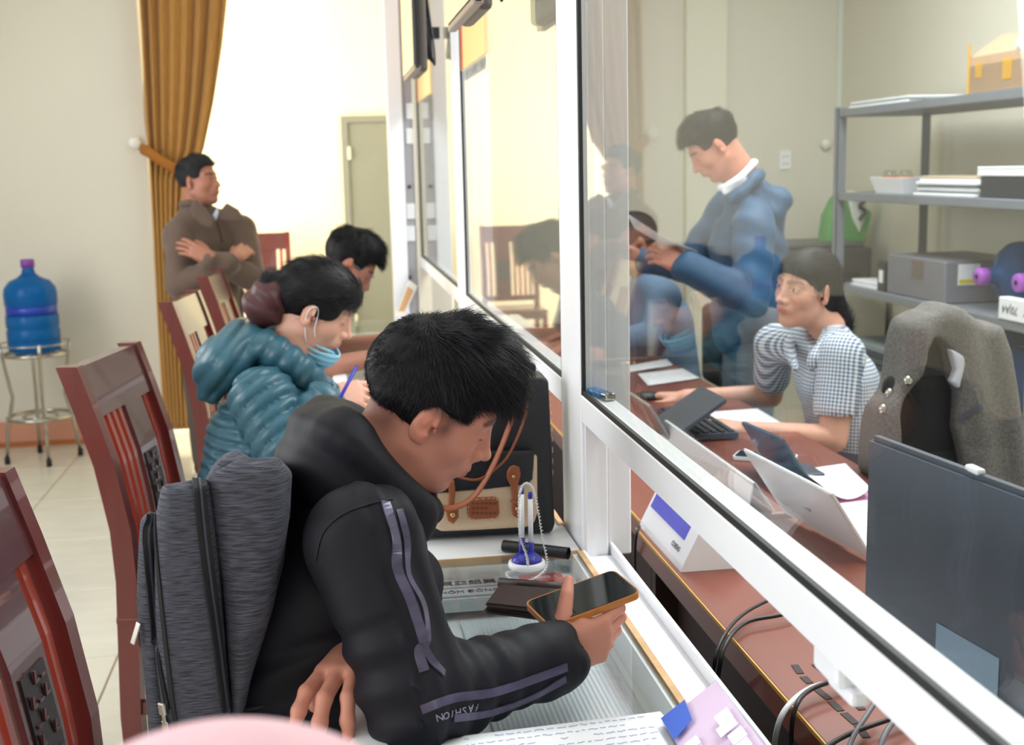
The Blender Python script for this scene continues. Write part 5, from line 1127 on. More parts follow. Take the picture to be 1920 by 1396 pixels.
MB().prism([sA + dn * .55 + nS * .0045, sA * .8 + sB * .2 + dn * .62 + nS * .0045, sA * .75 + sB * .25 + dn * .97 + nS * .0045, sA + dn * .97 + nS * .0045], nS * .0004).build('blue_print', mat('blue_print', (70, 104, 200), .5), sg)
MB().prism([sA + dn * .98, sB + dn * .98, sB + dn * .98 + np.array([.06, 0, -.01]), sA + dn * .98 + np.array([.06, 0, -.01])], (0, 0, -.004)).build('acrylic_foot', acr, sg)
# leaning sign at the far end
fS = PZ(744, 592, ZT); fs = thing('desk_sign', 'small brown and white sign leaning against the far end post', 'sign', tuple(fS)); p4 = [PY(x, y, Y) for x, y, Y in ((741, 592, 5.75), (757, 592, 5.72), (782, 538, 5.86), (766, 526, 5.9))]
MB().prism(p4, (.004, .008, .004)).build('plate', mat('sign_white', (232, 226, 216), .5), fs); cc = sum(p4) / 4; MB().prism([cc + (p - cc) * .72 + np.array([-.001, -.002, 0]) for p in p4], (.001, .001, 0)).build('print', mat('sign_brown', (206, 160, 116), .5), fs)

# ================================================================== water bottle on its stand
bw = mat('blue_bottle_plastic', (28, 112, 186), .12, trans=.55, var=.1, vscale=6, ior=1.2); capm = mat('purple_cap', (122, 60, 152), .4)
wp = PY(66, 660, 6.92); zs_ = PY(66, 660, 6.92)[2]; s_h = zs_
prof = [(0, .004), (.115, .0), (.134, .012), (.138, .05), (.131, .06), (.138, .07), (.138, .12), (.130, .13), (.138, .14), (.137, .20), (.131, .205), (.131, .255), (.137, .26), (.138, .32), (.132, .35), (.105, .385), (.06, .405), (.036, .425), (.030, .45), (.030, .475), (0, .476)]
wb = thing('water_bottle', 'blue water bottle with a purple cap upright on its metal stand', 'bottle', (wp[0], wp[1], s_h + .004))
MB().lathe(prof, (wp[0], wp[1], s_h + .004), 40).build('bottle_body', bw, wb); MB().lathe([(0, .505), (.032, .505), (.036, .5), (.036, .462), (.031, .46)], (wp[0], wp[1], s_h), 24).build('cap', capm, wb)
MB().lathe([(.1325, .205), (.1325, .256)], (wp[0], wp[1], s_h + .004), 40).build('label_band', mat('dark_blue_label', (26, 58, 160), .3), wb)
stn = thing('bottle_stand', 'chrome tubular stand carrying the upright water bottle', 'stand', (wp[0], wp[1], 0)); chrome = mat('chrome_tube', (176, 172, 164), .2, 1)
def rng(z, r, tr): MB().tube([(wp[0] + r * math.cos(a), wp[1] + r * math.sin(a), z) for a in np.linspace(0, 2 * math.pi, 33)], tr, 8, caps=False).build('ring', chrome, stn)
rng(s_h - .006, .165, .009); rng(s_h - .006, .10, .006); rng(.245, .17, .010); rng(.245, .09, .006); rng(s_h + .05, .185, .004)
for a in (.3, 1.9, 3.5, 5.05):
    c_, s_ = math.cos(a), math.sin(a); MB().tube([(wp[0] + .185 * c_, wp[1] + .185 * s_, s_h + .06), (wp[0] + .17 * c_, wp[1] + .17 * s_, s_h - .006), (wp[0] + .135 * c_, wp[1] + .135 * s_, .36), (wp[0] + .17 * c_, wp[1] + .17 * s_, .2), (wp[0] + .19 * c_, wp[1] + .19 * s_, .03)], .010, 8).build('leg', chrome, stn)
    MB().lathe([(.0, 0), (.015, 0), (.015, .035), (.011, .04)], (wp[0] + .19 * c_, wp[1] + .19 * s_, 0), 12).build('rubber_foot', gasket_m, stn)
for a in (0, .785, 1.57, 2.356): c_, s_ = math.cos(a), math.sin(a); MB().tube([(wp[0] - .165 * c_, wp[1] - .165 * s_, s_h - .008), (wp[0] + .165 * c_, wp[1] + .165 * s_, s_h - .008)], .004, 6).build('cross_bar', chrome, stn)
# ================================================================== things on the clerks' side
zD = .7505
lt = PX(1134, 756, XP + .032); L0 = thing('lighter', 'blue translucent lighter lying on the white ledge inside the glass', 'lighter', (lt[0], lt[1], ZR1)); Ml = frame_M((XP + .033, lt[1], ZR1 + .0075), (.25, -1, 0), (0, 0, 1))
MB().box((-.055, -.011, -.0065), (.0, .011, .0065), .004, Ml).build('tank', mat('lighter_blue', (52, 136, 206), .15, trans=.3), L0); MB().box((.0005, -.011, -.0065), (.022, .011, .0065), .003, Ml).build('metal_hood', silver, L0); MB().lathe([(.0, -.003), (.004, -.003), (.004, .003), (0, .003)], n=12, M=Ml @ Matrix.Translation((.018, 0, .004)) @ Matrix.Rotation(math.pi / 2, 4, 'X')).build('wheel', MATS['dark_steel'], L0)
# customer display
cdx = [PZ(1199, 986, zD), PZ(1272, 1073, zD)]; y0_, y1_ = float(cdx[1][1]), float(cdx[0][1]); x_ = .648
cd = thing('customer_display', 'white wedge-shaped customer display with a blue screen on the near desk', 'display', (x_ + .07, (y0_ + y1_) / 2, zD))
pr = [(x_, zD), (x_ + .004, zD + .012), (x_ + .072, zD + .145), (x_ + .092, zD + .145), (x_ + .15, zD + .02), (x_ + .15, zD)]
MB().prism([(x, y0_, z) for x, z in pr], (0, y1_ - y0_, 0)).build('housing', wplast, cd)
e = Vector((.068, 0, .133)).normalized(); nd = Vector((-.133, 0, .068)).normalized(); Mc = Matrix(((0, e[0], nd[0], x_ + .004), (-1, e[1], nd[1], (y0_ + y1_) / 2), (0, e[2], nd[2], zD + .012), (0, 0, 0, 1)))
wd_ = (y1_ - y0_); MB().box((-wd_ / 2 + .015, .040, .0), (wd_ / 2 - .05, .140, .0012), 0, Mc).build('screen', mat('blue_lcd', (88, 92, 196), .15, emis=(88, 92, 196), estr=.25), cd); link('lettering', text_mesh('como', .024, Mc @ Matrix.Translation((wd_ / 2 - .075, .021, .0006)), .0005), mat('grey_print2', (120, 120, 128), .5), cd)
# cables on the near desk
def cable(name, pts, r, m, label, zs=None):
    P_ = [PZ(x, y, z) for x, y, z in pts]; solo(name, MB().tube(spline(P_, 8), r, 7), m, label, 'cable')
kb = mat('black_cable', (24, 24, 28), .45); kw = mat('white_cable', (222, 224, 230), .45); kg = mat('grey_cable', (96, 98, 106), .45)
cable('cable', [(1540, 1085, .765), (1440, 1125, .768), (1385, 1158, .768), (1350, 1205, .762), (1338, 1255, .72), (1334, 1320, .60)], .0032, kb, 'upper of the two black cables looping over the desk edge near the display')
cable('cable', [(1560, 1128, .765), (1465, 1152, .766), (1400, 1166, .766), (1362, 1205, .763), (1348, 1258, .72), (1344, 1330, .60)], .0036, kb, 'lower of the two black cables looping over the desk edge near the display')
cable('cable', [(1650, 1240, .765), (1575, 1272, .768), (1515, 1292, .768), (1474, 1328, .762), (1456, 1372, .72), (1450, 1430, .60)], .0042, kw, 'white cable hanging over the near desk edge')
cable('cable', [(1660, 1225, .775), (1590, 1264, .776), (1520, 1292, .776), (1490, 1330, .768), (1482, 1400, .70), (1478, 1450, .60)], .0036, kb, 'black cable crossing the white cable at the near desk edge')
cable('cable', [(1770, 1310, .765), (1690, 1340, .766), (1600, 1372, .766), (1550, 1400, .766), (1500, 1440, .766)], .0036, kb, 'black cable lying along the bottom of the near desk')
cable('cable', [(1640, 1318, .775), (1622, 1345, .77), (1600, 1380, .766), (1580, 1430, .766)], .0036, kg, 'grey cable with a moulded plug at the bottom right')
cable('cable', [(1700, 1330, .775), (1668, 1362, .77), (1650, 1400, .766), (1640, 1450, .766)], .004, kg, 'thick grey cable nearest the lower right corner')
cable('cable', [(1199, 985, .765), (1192, 1010, .74), (1190, 1060, .66), (1194, 1110, .55)], .0035, kb, 'black cable hanging beside the white post and the display')
wpx = PX(1575, 1258, XP + .03); cl_ = thing('cable_clip', 'white plastic clip under the white rail above the near desk', 'clip', (XP + .03, wpx[1], ZR0 - .03)); MB().box((XP + .012, wpx[1] - .035, ZR0 - .035), (XP + .045, wpx[1] + .03, ZR0 - .0005), .008).build('clip_body', wplast, cl_); MB().box((XP + .02, wpx[1] - .05, ZR0 - .045), (XP + .04, wpx[1] + .01, ZR0 - .03), .005).build('clip_tongue', wplast, cl_)
tp = thing('tape_residue', 'broken strips of old black tape stuck on the near desk', 'tape', tuple(PZ(1560, 1300, zD))); tpm = mat('black_tape', (50, 42, 40), .7)
for p, q_ in (((1490, 1246), (1502, 1262)), ((1506, 1268), (1520, 1280)), ((1530, 1290), (1556, 1310)), ((1558, 1314), (1578, 1332)), ((1582, 1336), (1606, 1356)), ((1608, 1358), (1626, 1382)), ((1528, 1245), (1548, 1260)), ((1606, 1318), (1618, 1330))):
    a, b_ = PZ(*p, zD), PZ(*q_, zD); d_ = (b_ - a); s_ = np.array([-d_[1], d_[0], 0]); s_ = s_ / np.linalg.norm(s_) * .006; MB().prism([a - s_, a + s_, b_ + s_ * .8, b_ - s_ * 1.1], (0, 0, .0006)).build('tape_piece', tpm, tp)

# ---- screens, tablets, keyboards, papers on the desks
def panel(name, label, cat, quad, th, m_back, m_front=None, foot=None, extra=None):
    """thin upright device given by four corner points (top-far, top-near, bottom-near, bottom-far)"""
    Q = [np.array(p) for p in quad]; n_ = np.cross(Q[1] - Q[0], Q[3] - Q[0]); n_ /= np.linalg.norm(n_)
    if n_[0] < 0: n_ = -n_
    t_ = thing(name, label, cat, tuple((Q[2] + Q[3]) / 2)); o = MB().prism(Q, n_ * th).mesh('p'); bm_ = bmesh.new(); bm_.from_mesh(o); bmesh.ops.bevel(bm_, geom=bm_.edges[:], offset=th * .3, segments=2, affect='EDGES'); bm_.to_mesh(o); bm_.free(); link('back_cover', o, m_back, t_)
    if m_front is not None:
        c = sum(Q) / 4; MB().prism([c + (p - c) * .95 + n_ * (th + .0001) for p in Q], n_ * .001).build('screen', m_front, t_)
    return t_, Q, n_
slate = mat('slate_plastic', (70, 76, 88), .35); scr = tvscreen; wback = mat('white_back_cover', (242, 244, 247), .35)
mT0 = PY(1625, 815, 1.52); zt_ = mT0[2]; mT1 = PZ(1930, 928, zt_); dm = (mT1 - mT0) / np.linalg.norm(mT1 - mT0); mT1 = mT0 + dm * .57; hgt = zt_ - (zD + .09)
t_, Q, n_ = panel('computer_monitor', 'large dark monitor seen from behind at the right edge', 'monitor', [mT0, mT1, mT1 - np.array([0, 0, hgt]), mT0 - np.array([0, 0, hgt])], .022, slate, scr)
cm_ = (Q[2] + Q[3]) / 2; MB().box((-.03, -.03, 0), (.03, .03, .012)).v; MB().cbox((cm_[0] + .05, cm_[1], zD + .008), (.2, .24, .014), .005).build('foot', slate, t_); MB().cbox((cm_[0] + .03, cm_[1], zD + .11), (.03, .06, .2), .006).build('neck', slate, t_)
sk = (mT0 * .62 + mT1 * .38); MB().cbox(tuple(sk + n_ * .011 + np.array([0, 0, .002])), (.012, .03, .008), .003).build('webcam_cover', wplast, t_)
lb0 = mT0 + dm * .17 - np.array([0, 0, hgt * .62]); MB().prism([lb0 - n_ * .0006, lb0 + dm * .12 - n_ * .0006, lb0 + dm * .12 - np.array([0, 0, .09]) - n_ * .0006, lb0 - np.array([0, 0, .09]) - n_ * .0006], -n_ * .0006).build('painted_reflection', mat('reflection_blue', (126, 146, 164), .6), t_)  # faint pale blue reflection on the monitor back, painted as a flat patch
# white tablet on a stand, its screen towards the clerk
def quad_px(pts): return [PZ(x, y, z) for x, y, z in pts]
q = quad_px([(1392, 842, .897), (1556, 926, .897), (1632, 1048, zD + .008), (1470, 962, zD + .008)]); t_, Q, n_ = panel('tablet', 'white-backed tablet leaning towards the glass beside the papers', 'tablet', q, .008, wback, scr)
MB().prism([Q[3] * .7 + Q[2] * .3 + n_ * .01, Q[3] * .3 + Q[2] * .7 + n_ * .01, (Q[0] + Q[1] + Q[2] + Q[3]) / 4 + n_ * .01, ], (.004, 0, 0)).build('stand_leg', slate, t_)
MB().cbox(tuple((Q[0] + Q[1]) / 2 * .45 + (Q[2] + Q[3]) / 2 * .55 - n_ * .001), (.002, .05, .012), .0005).build('emblem', mat('emblem_silver', (190, 194, 200), .25, .5), t_)
q = quad_px([(1388, 792, .875), (1464, 826, .875), (1512, 902, zD + .012), (1436, 868, zD + .012)]); t_, Q, n_ = panel('card_terminal', 'dark-faced glass panel standing behind the white tablet', 'screen', q, .010, mat('smoked_glass_plastic', (62, 80, 104), .12), scr)
MB().cbox(tuple((Q[2] + Q[3]) / 2 + np.array([.03, 0, .0])), (.10, .12, .014), .004).build('foot', slate, t_)
q = quad_px([(1246, 787, .825), (1412, 905, .825), (1404, 950, zD + .006), (1236, 826, zD + .006)]); t_, Q, n_ = panel('tent_card', 'long white folded card standing on the desk inside the glass', 'card', q, .004, wback)
MB().prism([Q[0] + n_ * .004, Q[1] + n_ * .004, Q[1] + n_ * .05 - np.array([0, 0, .066]), Q[0] + n_ * .05 - np.array([0, 0, .066])], n_ * .003).build('rear_leaf', wback, t_)
q = quad_px([(1176, 735, .885), (1216, 762, .885), (1258, 830, zD + .02), (1216, 800, zD + .02)]); t_, Q, n_ = panel('laptop', 'open laptop with a silver rim in front of the typing clerk', 'laptop', q, .008, mat('silver_rim', (186, 186, 190), .25, .6), scr)
MB().prism([Q[3], Q[2], Q[2] + n_ * .19 - np.array([0, 0, .012]) * 0 + np.array([0, 0, -.0]), Q[3] + n_ * .19], (0, 0, .012)).build('keyboard_deck', slate, t_)
kbx = PZ(1290, 815, zD); kbd = thing('keyboard', 'dark keyboard under the clerk in the checked blouse', 'keyboard', tuple(kbx)); ka, kb_ = PZ(1232, 775, zD + .004), PZ(1352, 862, zD + .004); dk = (kb_ - ka); dk /= np.linalg.norm(dk); ko = np.array([.13, .0, 0.])
MB().prism([ka, ka + dk * .40, ka + dk * .40 + ko, ka + ko], (0, 0, .016)).build('keyboard_body', slate, kbd); key_m = mat('key_black', (38, 40, 46), .5); km = MB().cbox((0, 0, 0), (.0165, .0165, .007), .002, seg=1).mesh('key'); km.materials.append(key_m)
for r in range(5):
    for c in range(18): p = ka + dk * (.02 + .021 * c) + ko * (.12 + .19 * r) + np.array([0, 0, .019]); o = bpy.data.objects.new('key', km); COL.objects.link(o); o.location = p; o.rotation_euler = (0, 0, math.atan2(dk[1], dk[0])); o.parent = kbd; o.matrix_parent_inverse = Matrix.Translation(-Vector(kbx))
mo = PZ(1222, 748, zD); ms = thing('computer_mouse', 'black mouse under the right hand of the typing clerk', 'mouse', tuple(mo)); g = Field(); g.u(ell((mo[0] - .02, mo[1], mo[2] + .004), (.052, .03, .024)), .01).keep(rboxf((mo[0], mo[1], mo[2] + .052), (.2, .2, .05), .002), .004); sculpt('shell', g, .004, dark_pl, ms); MB().cbox((mo[0] - .045, mo[1], mo[2] + .024), (.016, .006, .008), .002).build('wheel', slate, ms)
mp_ = thing('smartphone', 'white-rimmed phone lying on the desk under the clerk\'s forearm', 'phone', tuple(PZ(1430, 855, zD))); Mq = frame_M(PZ(1435, 856, zD + .006), (.62, -.4, 0), (0, 0, 1)); rr(.08, .04, -.005, .004, .012, Mq).build('case', wplast, mp_); rr(.076, .036, .0035, .0048, .01, Mq).build('screen', scr, mp_)
sheet('document', [(1500, 880), (1585, 868), (1632, 930), (1560, 940)], zD + .012, 'printed sheet curling up at the edge of the papers near the tablet', 9, mat('grey_ink', (110, 112, 120), .6), lift=.02, seed=8)
fo = thing('folder', 'pink folder under the printed sheet near the tablet', 'folder', tuple(PZ(1610, 950, zD))); MB().prism([PZ(1540, 938, zD), PZ(1640, 926, zD), PZ(1720, 1010, zD), PZ(1620, 1040, zD)], (0, 0, .006)).build('cover', mat('pink_folder', (216, 150, 190), .6), fo)
sheet('document', [(1560, 945), (1638, 936), (1700, 1012), (1622, 1030)], zD + .009, 'printed sheet on the pink folder beside the dark monitor', 9, MATS['grey_ink'], seed=9)
sheet('document', [(1285, 775), (1420, 765), (1470, 795), (1330, 800)], zD + .003, 'blank sheet under the arm of the typing clerk', 0, seed=10)
sheet('document', [(1195, 700), (1280, 690), (1312, 708), (1215, 722)], zD + .003, 'loose sheet on the desk beyond the typing hand', 6, MATS['grey_ink'], seed=11)
sheet('document', [(1150, 690), (1250, 672), (1262, 684), (1160, 700)], zD + .003, 'narrow white sheet on the far desk beside the post', 0, seed=12)
# paper in the hand of the standing clerk
a = [PY(x, y, Y) for x, y, Y in ((1176, 400, 4.22), (1306, 470, 4.30), (1312, 482, 4.42), (1190, 428, 4.46))]; pp = thing('document', 'white paper held up by the standing clerk', 'paper', tuple(a[1])); G_ = []
for i in range(9):
    u = i / 8; G_.append([(a[0] * (1 - u) + a[1] * u) * (1 - v) + (a[3] * (1 - u) + a[2] * u) * v + np.array([0, 0, -.012 * math.sin(u * 3.14)]) for v in (0, .33, .66, 1)])
o = MB().grid(G_).build('sheet', MATS['white_paper'], pp); o.modifiers.new('t', 'SOLIDIFY').thickness = .0008
# ---- office chairs
ofm = mat('black_office_fabric', (24, 25, 28), .8)
def office_chair(x, y, rz, label, hb=1.02, col=ofm, hw=.22):
    t_ = thing('office_chair', label, 'chair', (x, y, 0), rz)
    MB().cbox((0, 0, .455), (.46, .46, .07), .03).build('seat', col, t_, False); g = Field(); g.u(rboxf((-.235, 0, (hb + .56) / 2), (.035, hw, (hb - .54) / 2), .034), .01); o = sculpt('backrest', g, .012, col); o.parent = t_
    MB().tube([(-.06, 0, .43), (-.2, 0, .44), (-.27, 0, .5), (-.265, 0, .66)], .018, 8).build('back_bar', dark_pl, t_, False); MB().tube([(0, 0, .42), (0, 0, .08)], .028, 10).build('gas_column', dark_pl, t_, False)
    for k in range(5):
        w = k * 1.2566; MB().tube([(0, 0, .1), (.27 * math.cos(w), .27 * math.sin(w), .075)], [.024, .014], 8).build('base_arm', dark_pl, t_, False); MB().lathe([(0, -.013), (.028, -.013), (.028, .013), (0, .013)], n=12, M=Matrix.Translation((.27 * math.cos(w), .27 * math.sin(w), .03)) @ Matrix.Rotation(math.pi / 2, 4, 'X') @ Matrix.Translation((0, 0, 0))).build('caster', dark_pl, t_, False)
    return t_
office_chair(1.66, 3.62, math.pi + .1, 'dark office chair on which the clerk in the checked blouse sits', .93, mat('maroon_fabric', (58, 36, 44), .8))
office_chair(float(bx) + .17, 5.13, math.pi, 'dark office chair of the clerk half hidden by the post', .9)
YJ = 2.75; jc = PY(1790, 700, YJ); office_chair(jc[0] - .01, YJ - .185, -math.pi / 2, 'black office chair under the draped grey tweed jacket', 1.0, hw=.15)
twd = mat('grey_tweed', (106, 103, 101), .95, var=.4, vscale=160, bump=.5, bscale=500)
jt = thing('tweed_jacket', 'grey tweed jacket hanging over the back of an office chair', 'jacket', (jc[0], YJ, .6))
g = Field(); g.u(polyf(XZ([(1716, 612), (1735, 582), (1765, 576), (1830, 592), (1874, 616), (1890, 660), (1904, 760), (1918, 900), (1926, 1010), (1800, 985), (1700, 940), (1640, 900), (1662, 770), (1690, 690)], YJ), YJ - .03, YJ + .13, .035), .02)
g.cut(polyf(XZ([(1716, 700), (1722, 650), (1742, 636), (1772, 650), (1781, 690), (1772, 715), (1784, 735), (1778, 800), (1795, 870), (1800, 960), (1690, 930), (1676, 835), (1682, 775), (1708, 735)], YJ), YJ - .06, YJ + .05, .01), .012)
g.wrinkle(lambda Q: .010 * np.sin(Q[:, 0] * 55 + Q[:, 2] * 9 + 2 * noise3(Q, 10, 3)) + .005 * noise3(Q, 40, 4)); tj = sculpt('jacket_cloth', g, .007, twd, jt)
g = Field(); g.u(polyf(XZ([(1712, 705), (1720, 648), (1742, 634), (1776, 650), (1786, 690), (1790, 800), (1805, 965), (1684, 935), (1670, 835), (1676, 772)], YJ), YJ + .03, YJ + .05, .008), .01); sculpt('dark_lining', g, .008, mat('black_lining', (26, 28, 34), .5), jt)
g = Field(); g.u(polyf(XZ([(1770, 650), (1796, 664), (1798, 676), (1786, 725), (1772, 712), (1781, 690)], YJ), YJ - .036, YJ - .005, .004), .004); sculpt('collar_label', g, .004, mat('pale_lining', (190, 192, 204), .6), jt)
bt_ = bvh_of([tj])
for x, y in ((1704, 713), (1670, 738), (1658, 767)):
    q, n2 = shoot(bt_, x, y, .002)
    if q is None: continue
    MB().lathe([(0, -.004), (.012, -.004), (.012, .003), (.006, .006), (0, .006)], n=14, M=Matrix.Translation(q) @ Matrix.Rotation(math.pi / 2, 4, 'X')).build('button', silver, jt)
ribbon_on(bt_, 'pocket_zip', [(1796, 786), (1820, 772), (1842, 760)], .012, mat('zip_grey', (80, 84, 94), .4), jt, lift=.002)
# ---- steel shelf
stl = mat('grey_steel_shelf', (126, 132, 142), .45, .2, var=.05); XS0, XS1, YS0, YS1 = 2.565, 3.06, 4.15, 6.0; ZS = [1.742, 1.33, .872, .45, .1]
sh = thing('metal_shelf', 'grey steel shelf unit along the right wall behind the glass', 'shelf', ((XS0 + XS1) / 2, (YS0 + YS1) / 2, 0))
for x in (XS0, XS1 - .045):
    for y in (YS0, YS1 - .045): MB().box((x, y, 0), (x + .045, y + .004, 1.79)).box((x if x < 2.8 else x + .041, y, 0), (x + .004 if x < 2.8 else x + .045, y + .045, 1.79)).build('upright', stl, sh)
for z in ZS: MB().box((XS0 + .005, YS0 + .005, z), (XS1 - .005, YS1 - .005, z + .038), .003, seg=1).build('shelf_board', stl, sh)
zs = [z + .0385 for z in ZS]
card = mat('cardboard', (188, 158, 130), .8, var=.06); tapey = mat('yellow_tape', (214, 164, 66), .4)
def on_front(x, y, X): return PX(x, y, X)
cb0 = PX(1812, 180, 2.62); cbx = thing('cardboard_box', 'open brown cardboard box with yellow tape on top of the shelf', 'box', (2.8, cb0[1] - .2, zs[0])); yb = float(cb0[1]); zt2 = PX(1810, 112, 2.62)[2]
MB().box((2.62, yb - .46, zs[0]), (2.96, yb, zs[0] + .006)).box((2.62, yb - .46, zs[0]), (2.626, yb, zt2)).box((2.954, yb - .46, zs[0]), (2.96, yb, zt2)).box((2.626, yb - .46, zs[0]), (2.954, yb - .454, zt2)).box((2.626, yb - .006, zs[0]), (2.954, yb, zt2)).build('carton', card, cbx)
MB().prism([(2.622, yb, zt2), (2.622, yb - .46, zt2), (2.75, yb - .44, zt2 + .07), (2.75, yb - .03, zt2 + .09)], (0, 0, .005)).build('flap', card, cbx); MB().prism([(2.954, yb, zt2), (2.954, yb - .46, zt2), (3.04, yb - .46, zt2 + .10), (3.04, yb, zt2 + .08)], (0, 0, .005)).build('flap', card, cbx)
for y, z, w, h_ in ((yb - .012, zs[0] + .1, .02, .2), (yb - .09, zt2 - .05, .05, .06), (yb - .30, zt2 - .06, .07, .08)): MB().cbox((2.6192, y, z), (.0012, w, h_)).build('tape_strip', tapey, cbx)
MB().box((2.6175, yb - .45, zs[0] + .01), (2.619, yb - .02, zt2 - .03)).build('plastic_wrap', glass_mat('cling_film', (.96, .95, .94), 1.4, .12), cbx)
g = Field(); g.u(ell((2.66, yb - .40, zt2 + .02), (.05, .07, .05)), .02).wrinkle(lambda Q: .01 * noise3(Q, 60, 3)); sculpt('plastic_bag', g, .007, mat('pale_plastic_bag', (214, 216, 232), .35), cbx)
def stack(x0, y0, w, d, z, hs, cols, label, name='paper_stack', jit=.012, seed=1):
    t_ = thing(name, label, 'papers', (x0 + w / 2, y0 - d / 2, z)); r = random.Random(seed)
    for h_, c in zip(hs, cols):
        jx, jy = (r.random()) * jit, (r.random() - .5) * jit; MB().box((x0 + jx, y0 - d + jy, z), (x0 + w + jx - .01, y0 + jy, z + h_ - .001), .002, seg=1).build('sheaf', c, t_); z += h_
wpp = MATS['white_paper']; cpp = mat('buff_cover', (206, 186, 158), .7); gpp = mat('grey_green_cover', (150, 160, 162), .7)
yq = float(PX(1592, 196, 2.60)[1]); stack(2.60, yq, .3, .62, zs[0], (.012, .008, .010), (wpp, gpp, wpp), 'flat papers lying on top of the shelf left of the cardboard box')
yq = float(PX(1712, 370, 2.60)[1]); stack(2.60, yq, .34, .52, zs[1], (.012, .01, .014, .012, .014, .012, .012), (wpp, gpp, wpp, gpp, wpp, wpp, cpp), 'tall stack of papers and booklets on the middle shelf', jit=.03)
yq = float(PX(1836, 390, 2.62)[1]); t_ = thing('file_box', 'dark file box with papers on top at the right of the middle shelf', 'box', (2.78, yq - .2, zs[1])); MB().box((2.62, yq - .42, zs[1]), (2.92, yq, zs[1] + .085), .004, seg=1).build('box_body', mat('dark_file_box', (38, 44, 58), .4), t_)
stack(2.61, yq + .02, .3, .46, zs[1] + .0855, (.014, .012, .012), (wpp, wpp, wpp), 'white papers lying on the dark file box', seed=5)
yq = float(PX(1632, 365, 2.60)[1]); tr = thing('white_tray', 'white plastic tray on the middle shelf', 'tray', (2.7, yq - .16, zs[1])); P0 = [(2.62, yq - .02), (2.62, yq - .30), (2.82, yq - .30), (2.82, yq - .02)]; P1 = [(2.60, yq + .01), (2.60, yq - .33), (2.84, yq - .33), (2.84, yq + .01)]
k = MB(); k.add([(x, y, zs[1] + .001) for x, y in P0] + [(x, y, zs[1] + .075) for x, y in P1], [(0, 1, 2, 3)] + [(i, (i + 1) % 4, 4 + (i + 1) % 4, 4 + i) for i in range(4)]); o = k.build('tray_shell', wplast, tr); o.modifiers.new('t', 'SOLIDIFY').thickness = .004
for i, x in enumerate((1661, 1690)):
    q = PX(x, 340, 2.66); t_ = thing('drinking_glass', 'upturned glass in the white tray, %s' % ('left' if i == 0 else 'right of the pair'), 'glass', (2.68, q[1], zs[1] + .003), group='glasses in the tray'); MB().lathe([(.036, .0), (.033, .085), (.026, .105), (.0, .106)], (2.68, q[1], zs[1] + .003), 20).build('bowl', glass_mat('tumbler_glass', (.9, .93, .9), 1.5), t_); MB().lathe([(.0367, .07), (.0364, .078)], (2.68, q[1], zs[1] + .003), 20).build('orange_band', mat('orange_band', (226, 120, 60), .5), t_)
# third shelf
pq = PX(1676, 545, 2.60); yq = float(PX(1664, 480, 2.60)[1]); pcx = thing('computer_case', 'grey computer case with a label lying on the third shelf', 'computer', (2.8, yq - .2, zs[2])); yn = float(PX(1770, 560, 2.60)[1]); ztp = PX(1672, 476, 2.6)[2]
MB().box((2.60, yn, zs[2]), (3.0, yq, ztp), .006, seg=1).build('case_body', mat('grey_case', (118, 118, 128), .4), pcx); MB().box((2.598, yn + (yq - yn) * .35, zs[2] + .09), (2.6, yn + (yq - yn) * .55, zs[2] + .17)).build('vent_panel', mat('vent_brown', (112, 98, 96), .5), pcx)
MB().box((2.66, yn - .0015, zs[2] + .08), (2.76, yn, zs[2] + .17)).build('white_sticker', wpp, pcx); MB().box((2.665, yn - .0022, zs[2] + .085), (2.755, yn - .0015, zs[2] + .105)).build('yellow_sticker', mat('yellow_sticker', (220, 200, 60), .5), pcx)
def big_bottle(y, z, label, xf_=2.60):
    t_ = thing('water_bottle', label, 'bottle', (xf_ + .2, y, z), group='blue bottles lying on the shelf'); M_ = Matrix.Translation((xf_ + .46, y, z + .1385)) @ Matrix.Rotation(-math.pi / 2, 4, 'Y'); MB().lathe(prof, (0, 0, 0), 36, M_).build('bottle_body', bw, t_); MB().lathe([(0, .505), (.032, .505), (.036, .5), (.036, .462), (.031, .46)], (0, 0, 0), 24, M_).build('cap', mat('lilac_cap', (164, 86, 190), .35), t_); MB().lathe([(.0, .5055), (.011, .5055)], (0, 0, 0), 16, M_).build('cap_hole', mat('cap_hole', (90, 40, 110), .5), t_)
yc = float(PX(1808, 508, 2.56)[1]); big_bottle(yc, zs[2], 'blue water bottle lying on the shelf next to the computer case', 2.66); big_bottle(yc - .29, zs[2], 'blue water bottle lying at the right edge of the shelf', 2.66)
q = PX(1872, 575, 2.566); cbp = thing('copy_paper_pack', 'white copy paper pack upside down at the right of the shelf', 'paper pack', (2.59, q[1] - .16, zs[2])); yz = float(q[1]); MB().box((2.566, yz - .33, zs[2]), (2.61, yz, zs[2] + .085), .003, seg=1).build('wrapper', wpp, cbp)
Mt = Matrix.Translation((2.5655, yz - .16, zs[2] + .042)) @ Matrix(((0, 0, -1, 0), (1, 0, 0, 0), (0, -1, 0, 0), (0, 0, 0, 1))); link('lettering', text_mesh('COPY   70|A4', .045, Mt, .0005), mat('black_print', (50, 50, 54), .6), cbp)
yq = float(PX(1655, 520, 2.58)[1]); sb = thing('small_box', 'small black box with white marks beside the computer case', 'box', (2.66, yq + .03, zs[2])); MB().box((2.60, yq + .012, zs[2]), (2.70, yq + .10, zs[2] + .14), .003, seg=1).build('carton', dark_pl, sb); MB().box((2.598, yq + .04, zs[2] + .04), (2.6, yq + .08, zs[2] + .10)).build('white_mark', wpp, sb)
yq = float(PX(1588, 545, 2.59)[1]); stack(2.59, min(yq, 5.97), .3, .30, zs[2], (.010, .008, .012), (wpp, wpp, wpp), 'loose papers at the far end of the third shelf', jit=.04, seed=7)
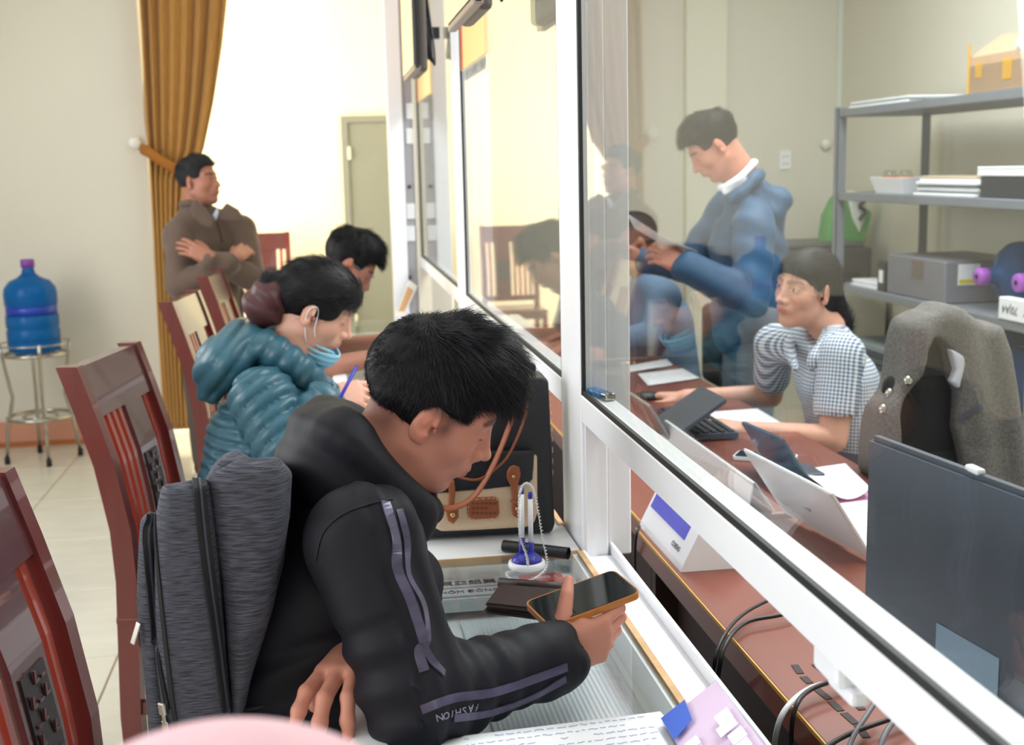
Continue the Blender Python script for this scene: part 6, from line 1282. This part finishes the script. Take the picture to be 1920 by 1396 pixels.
yq = 5.9; stack(2.60, yq, .34, .55, zs[3], (.03, .03, .03, .03, .03), (gpp, slate, gpp, slate, gpp), 'stack of grey folders on the fourth shelf', 'folder_stack', .03, 3)
big_bottle(5.05, zs[3], 'blue water bottle lying on the lower shelf behind the tweed jacket'); big_bottle(5.75, zs[4], 'blue water bottle lying at the bottom of the shelf, far end'); big_bottle(4.6, zs[3], 'blue water bottle lying on the lower shelf at the right edge')
g = Field(); bq = (2.78, 4.55, zs[3] + .36); g.u(ell(bq, (.16, .2, .05)), .04).wrinkle(lambda Q: .02 * noise3(Q, 25, 3))
# printer on a cabinet, green bag
px0 = PY(1462, 470, 6.55)[0]; px1 = min(PY(1662, 470, 6.55)[0], 3.05); zc0 = PY(1600, 545, 6.45)[2]; zc1 = PY(1600, 456, 6.45)[2]
cbn = thing('low_cabinet', 'cream low cabinet against the back wall under the dark printer', 'cabinet', ((px0 + px1) / 2, 6.8, 0)); MB().box((px0 - .05, 6.5, 0), (min(px1 + .05, 3.13), 7.2, zc0 - .001), .004, seg=1).build('carcass', mat('cream_cabinet', (206, 200, 180), .6), cbn)
for i in (0, 1): MB().box((px0 - .04 + i * (px1 - px0 + .09) / 2, 6.485, .05), (px0 - .05 + (i + 1) * (px1 - px0 + .1) / 2, 6.4995, zc0 - .05), .003, seg=1).build('door', MATS['cream_cabinet'], cbn)
prn = thing('printer', 'dark grey office printer behind the clerk in the checked blouse', 'printer', ((px0 + px1) / 2, 6.8, zc0)); MB().box((px0, 6.52, zc0), (px1 - .02, 7.05, zc1 - .03), .02).build('printer_body', mat('dark_grey_printer', (68, 70, 74), .5), prn); MB().box((px0 + .03, 6.54, zc1 - .0295), (px1 - .06, 7.0, zc1), .012).build('lid', mat('printer_lid', (88, 90, 94), .45), prn); MB().box((px0 + .1, 6.505, zc0 + .06), (px1 - .1, 6.5195, zc0 + .1)).build('paper_slot', dark_pl, prn)
gb = thing('carrier_bag', 'green and white bag on the printer, partly behind the shelf upright', 'bag', (PY(1580, 450, 6.75)[0], 6.75, zc1)); g = Field(); g.u(polyf(XZ([(1545, 455), (1552, 405), (1568, 372), (1590, 352), (1612, 370), (1632, 400), (1618, 455)], 6.7), 6.66, 6.82, .02), .02).wrinkle(lambda Q: .008 * noise3(Q, 35, 3)); sculpt('bag_sheet', g, .01, mat('green_plastic', (84, 158, 84), .45, var=.1), gb)
g = Field(); g.u(polyf(XZ([(1586, 356), (1606, 358), (1630, 388), (1612, 438), (1598, 410)], 6.65), 6.645, 6.665, .006), .01); sculpt('white_print', g, .008, mat('bag_white', (226, 228, 222), .5), gb)
MB().tube(spline([PY(1602, 372, 6.63), PY(1612, 366, 6.62), PY(1624, 372, 6.62), PY(1612, 386, 6.62), PY(1622, 396, 6.62), PY(1612, 412, 6.62)], 5), .012, 8).build('black_strap', dark_pl, gb)
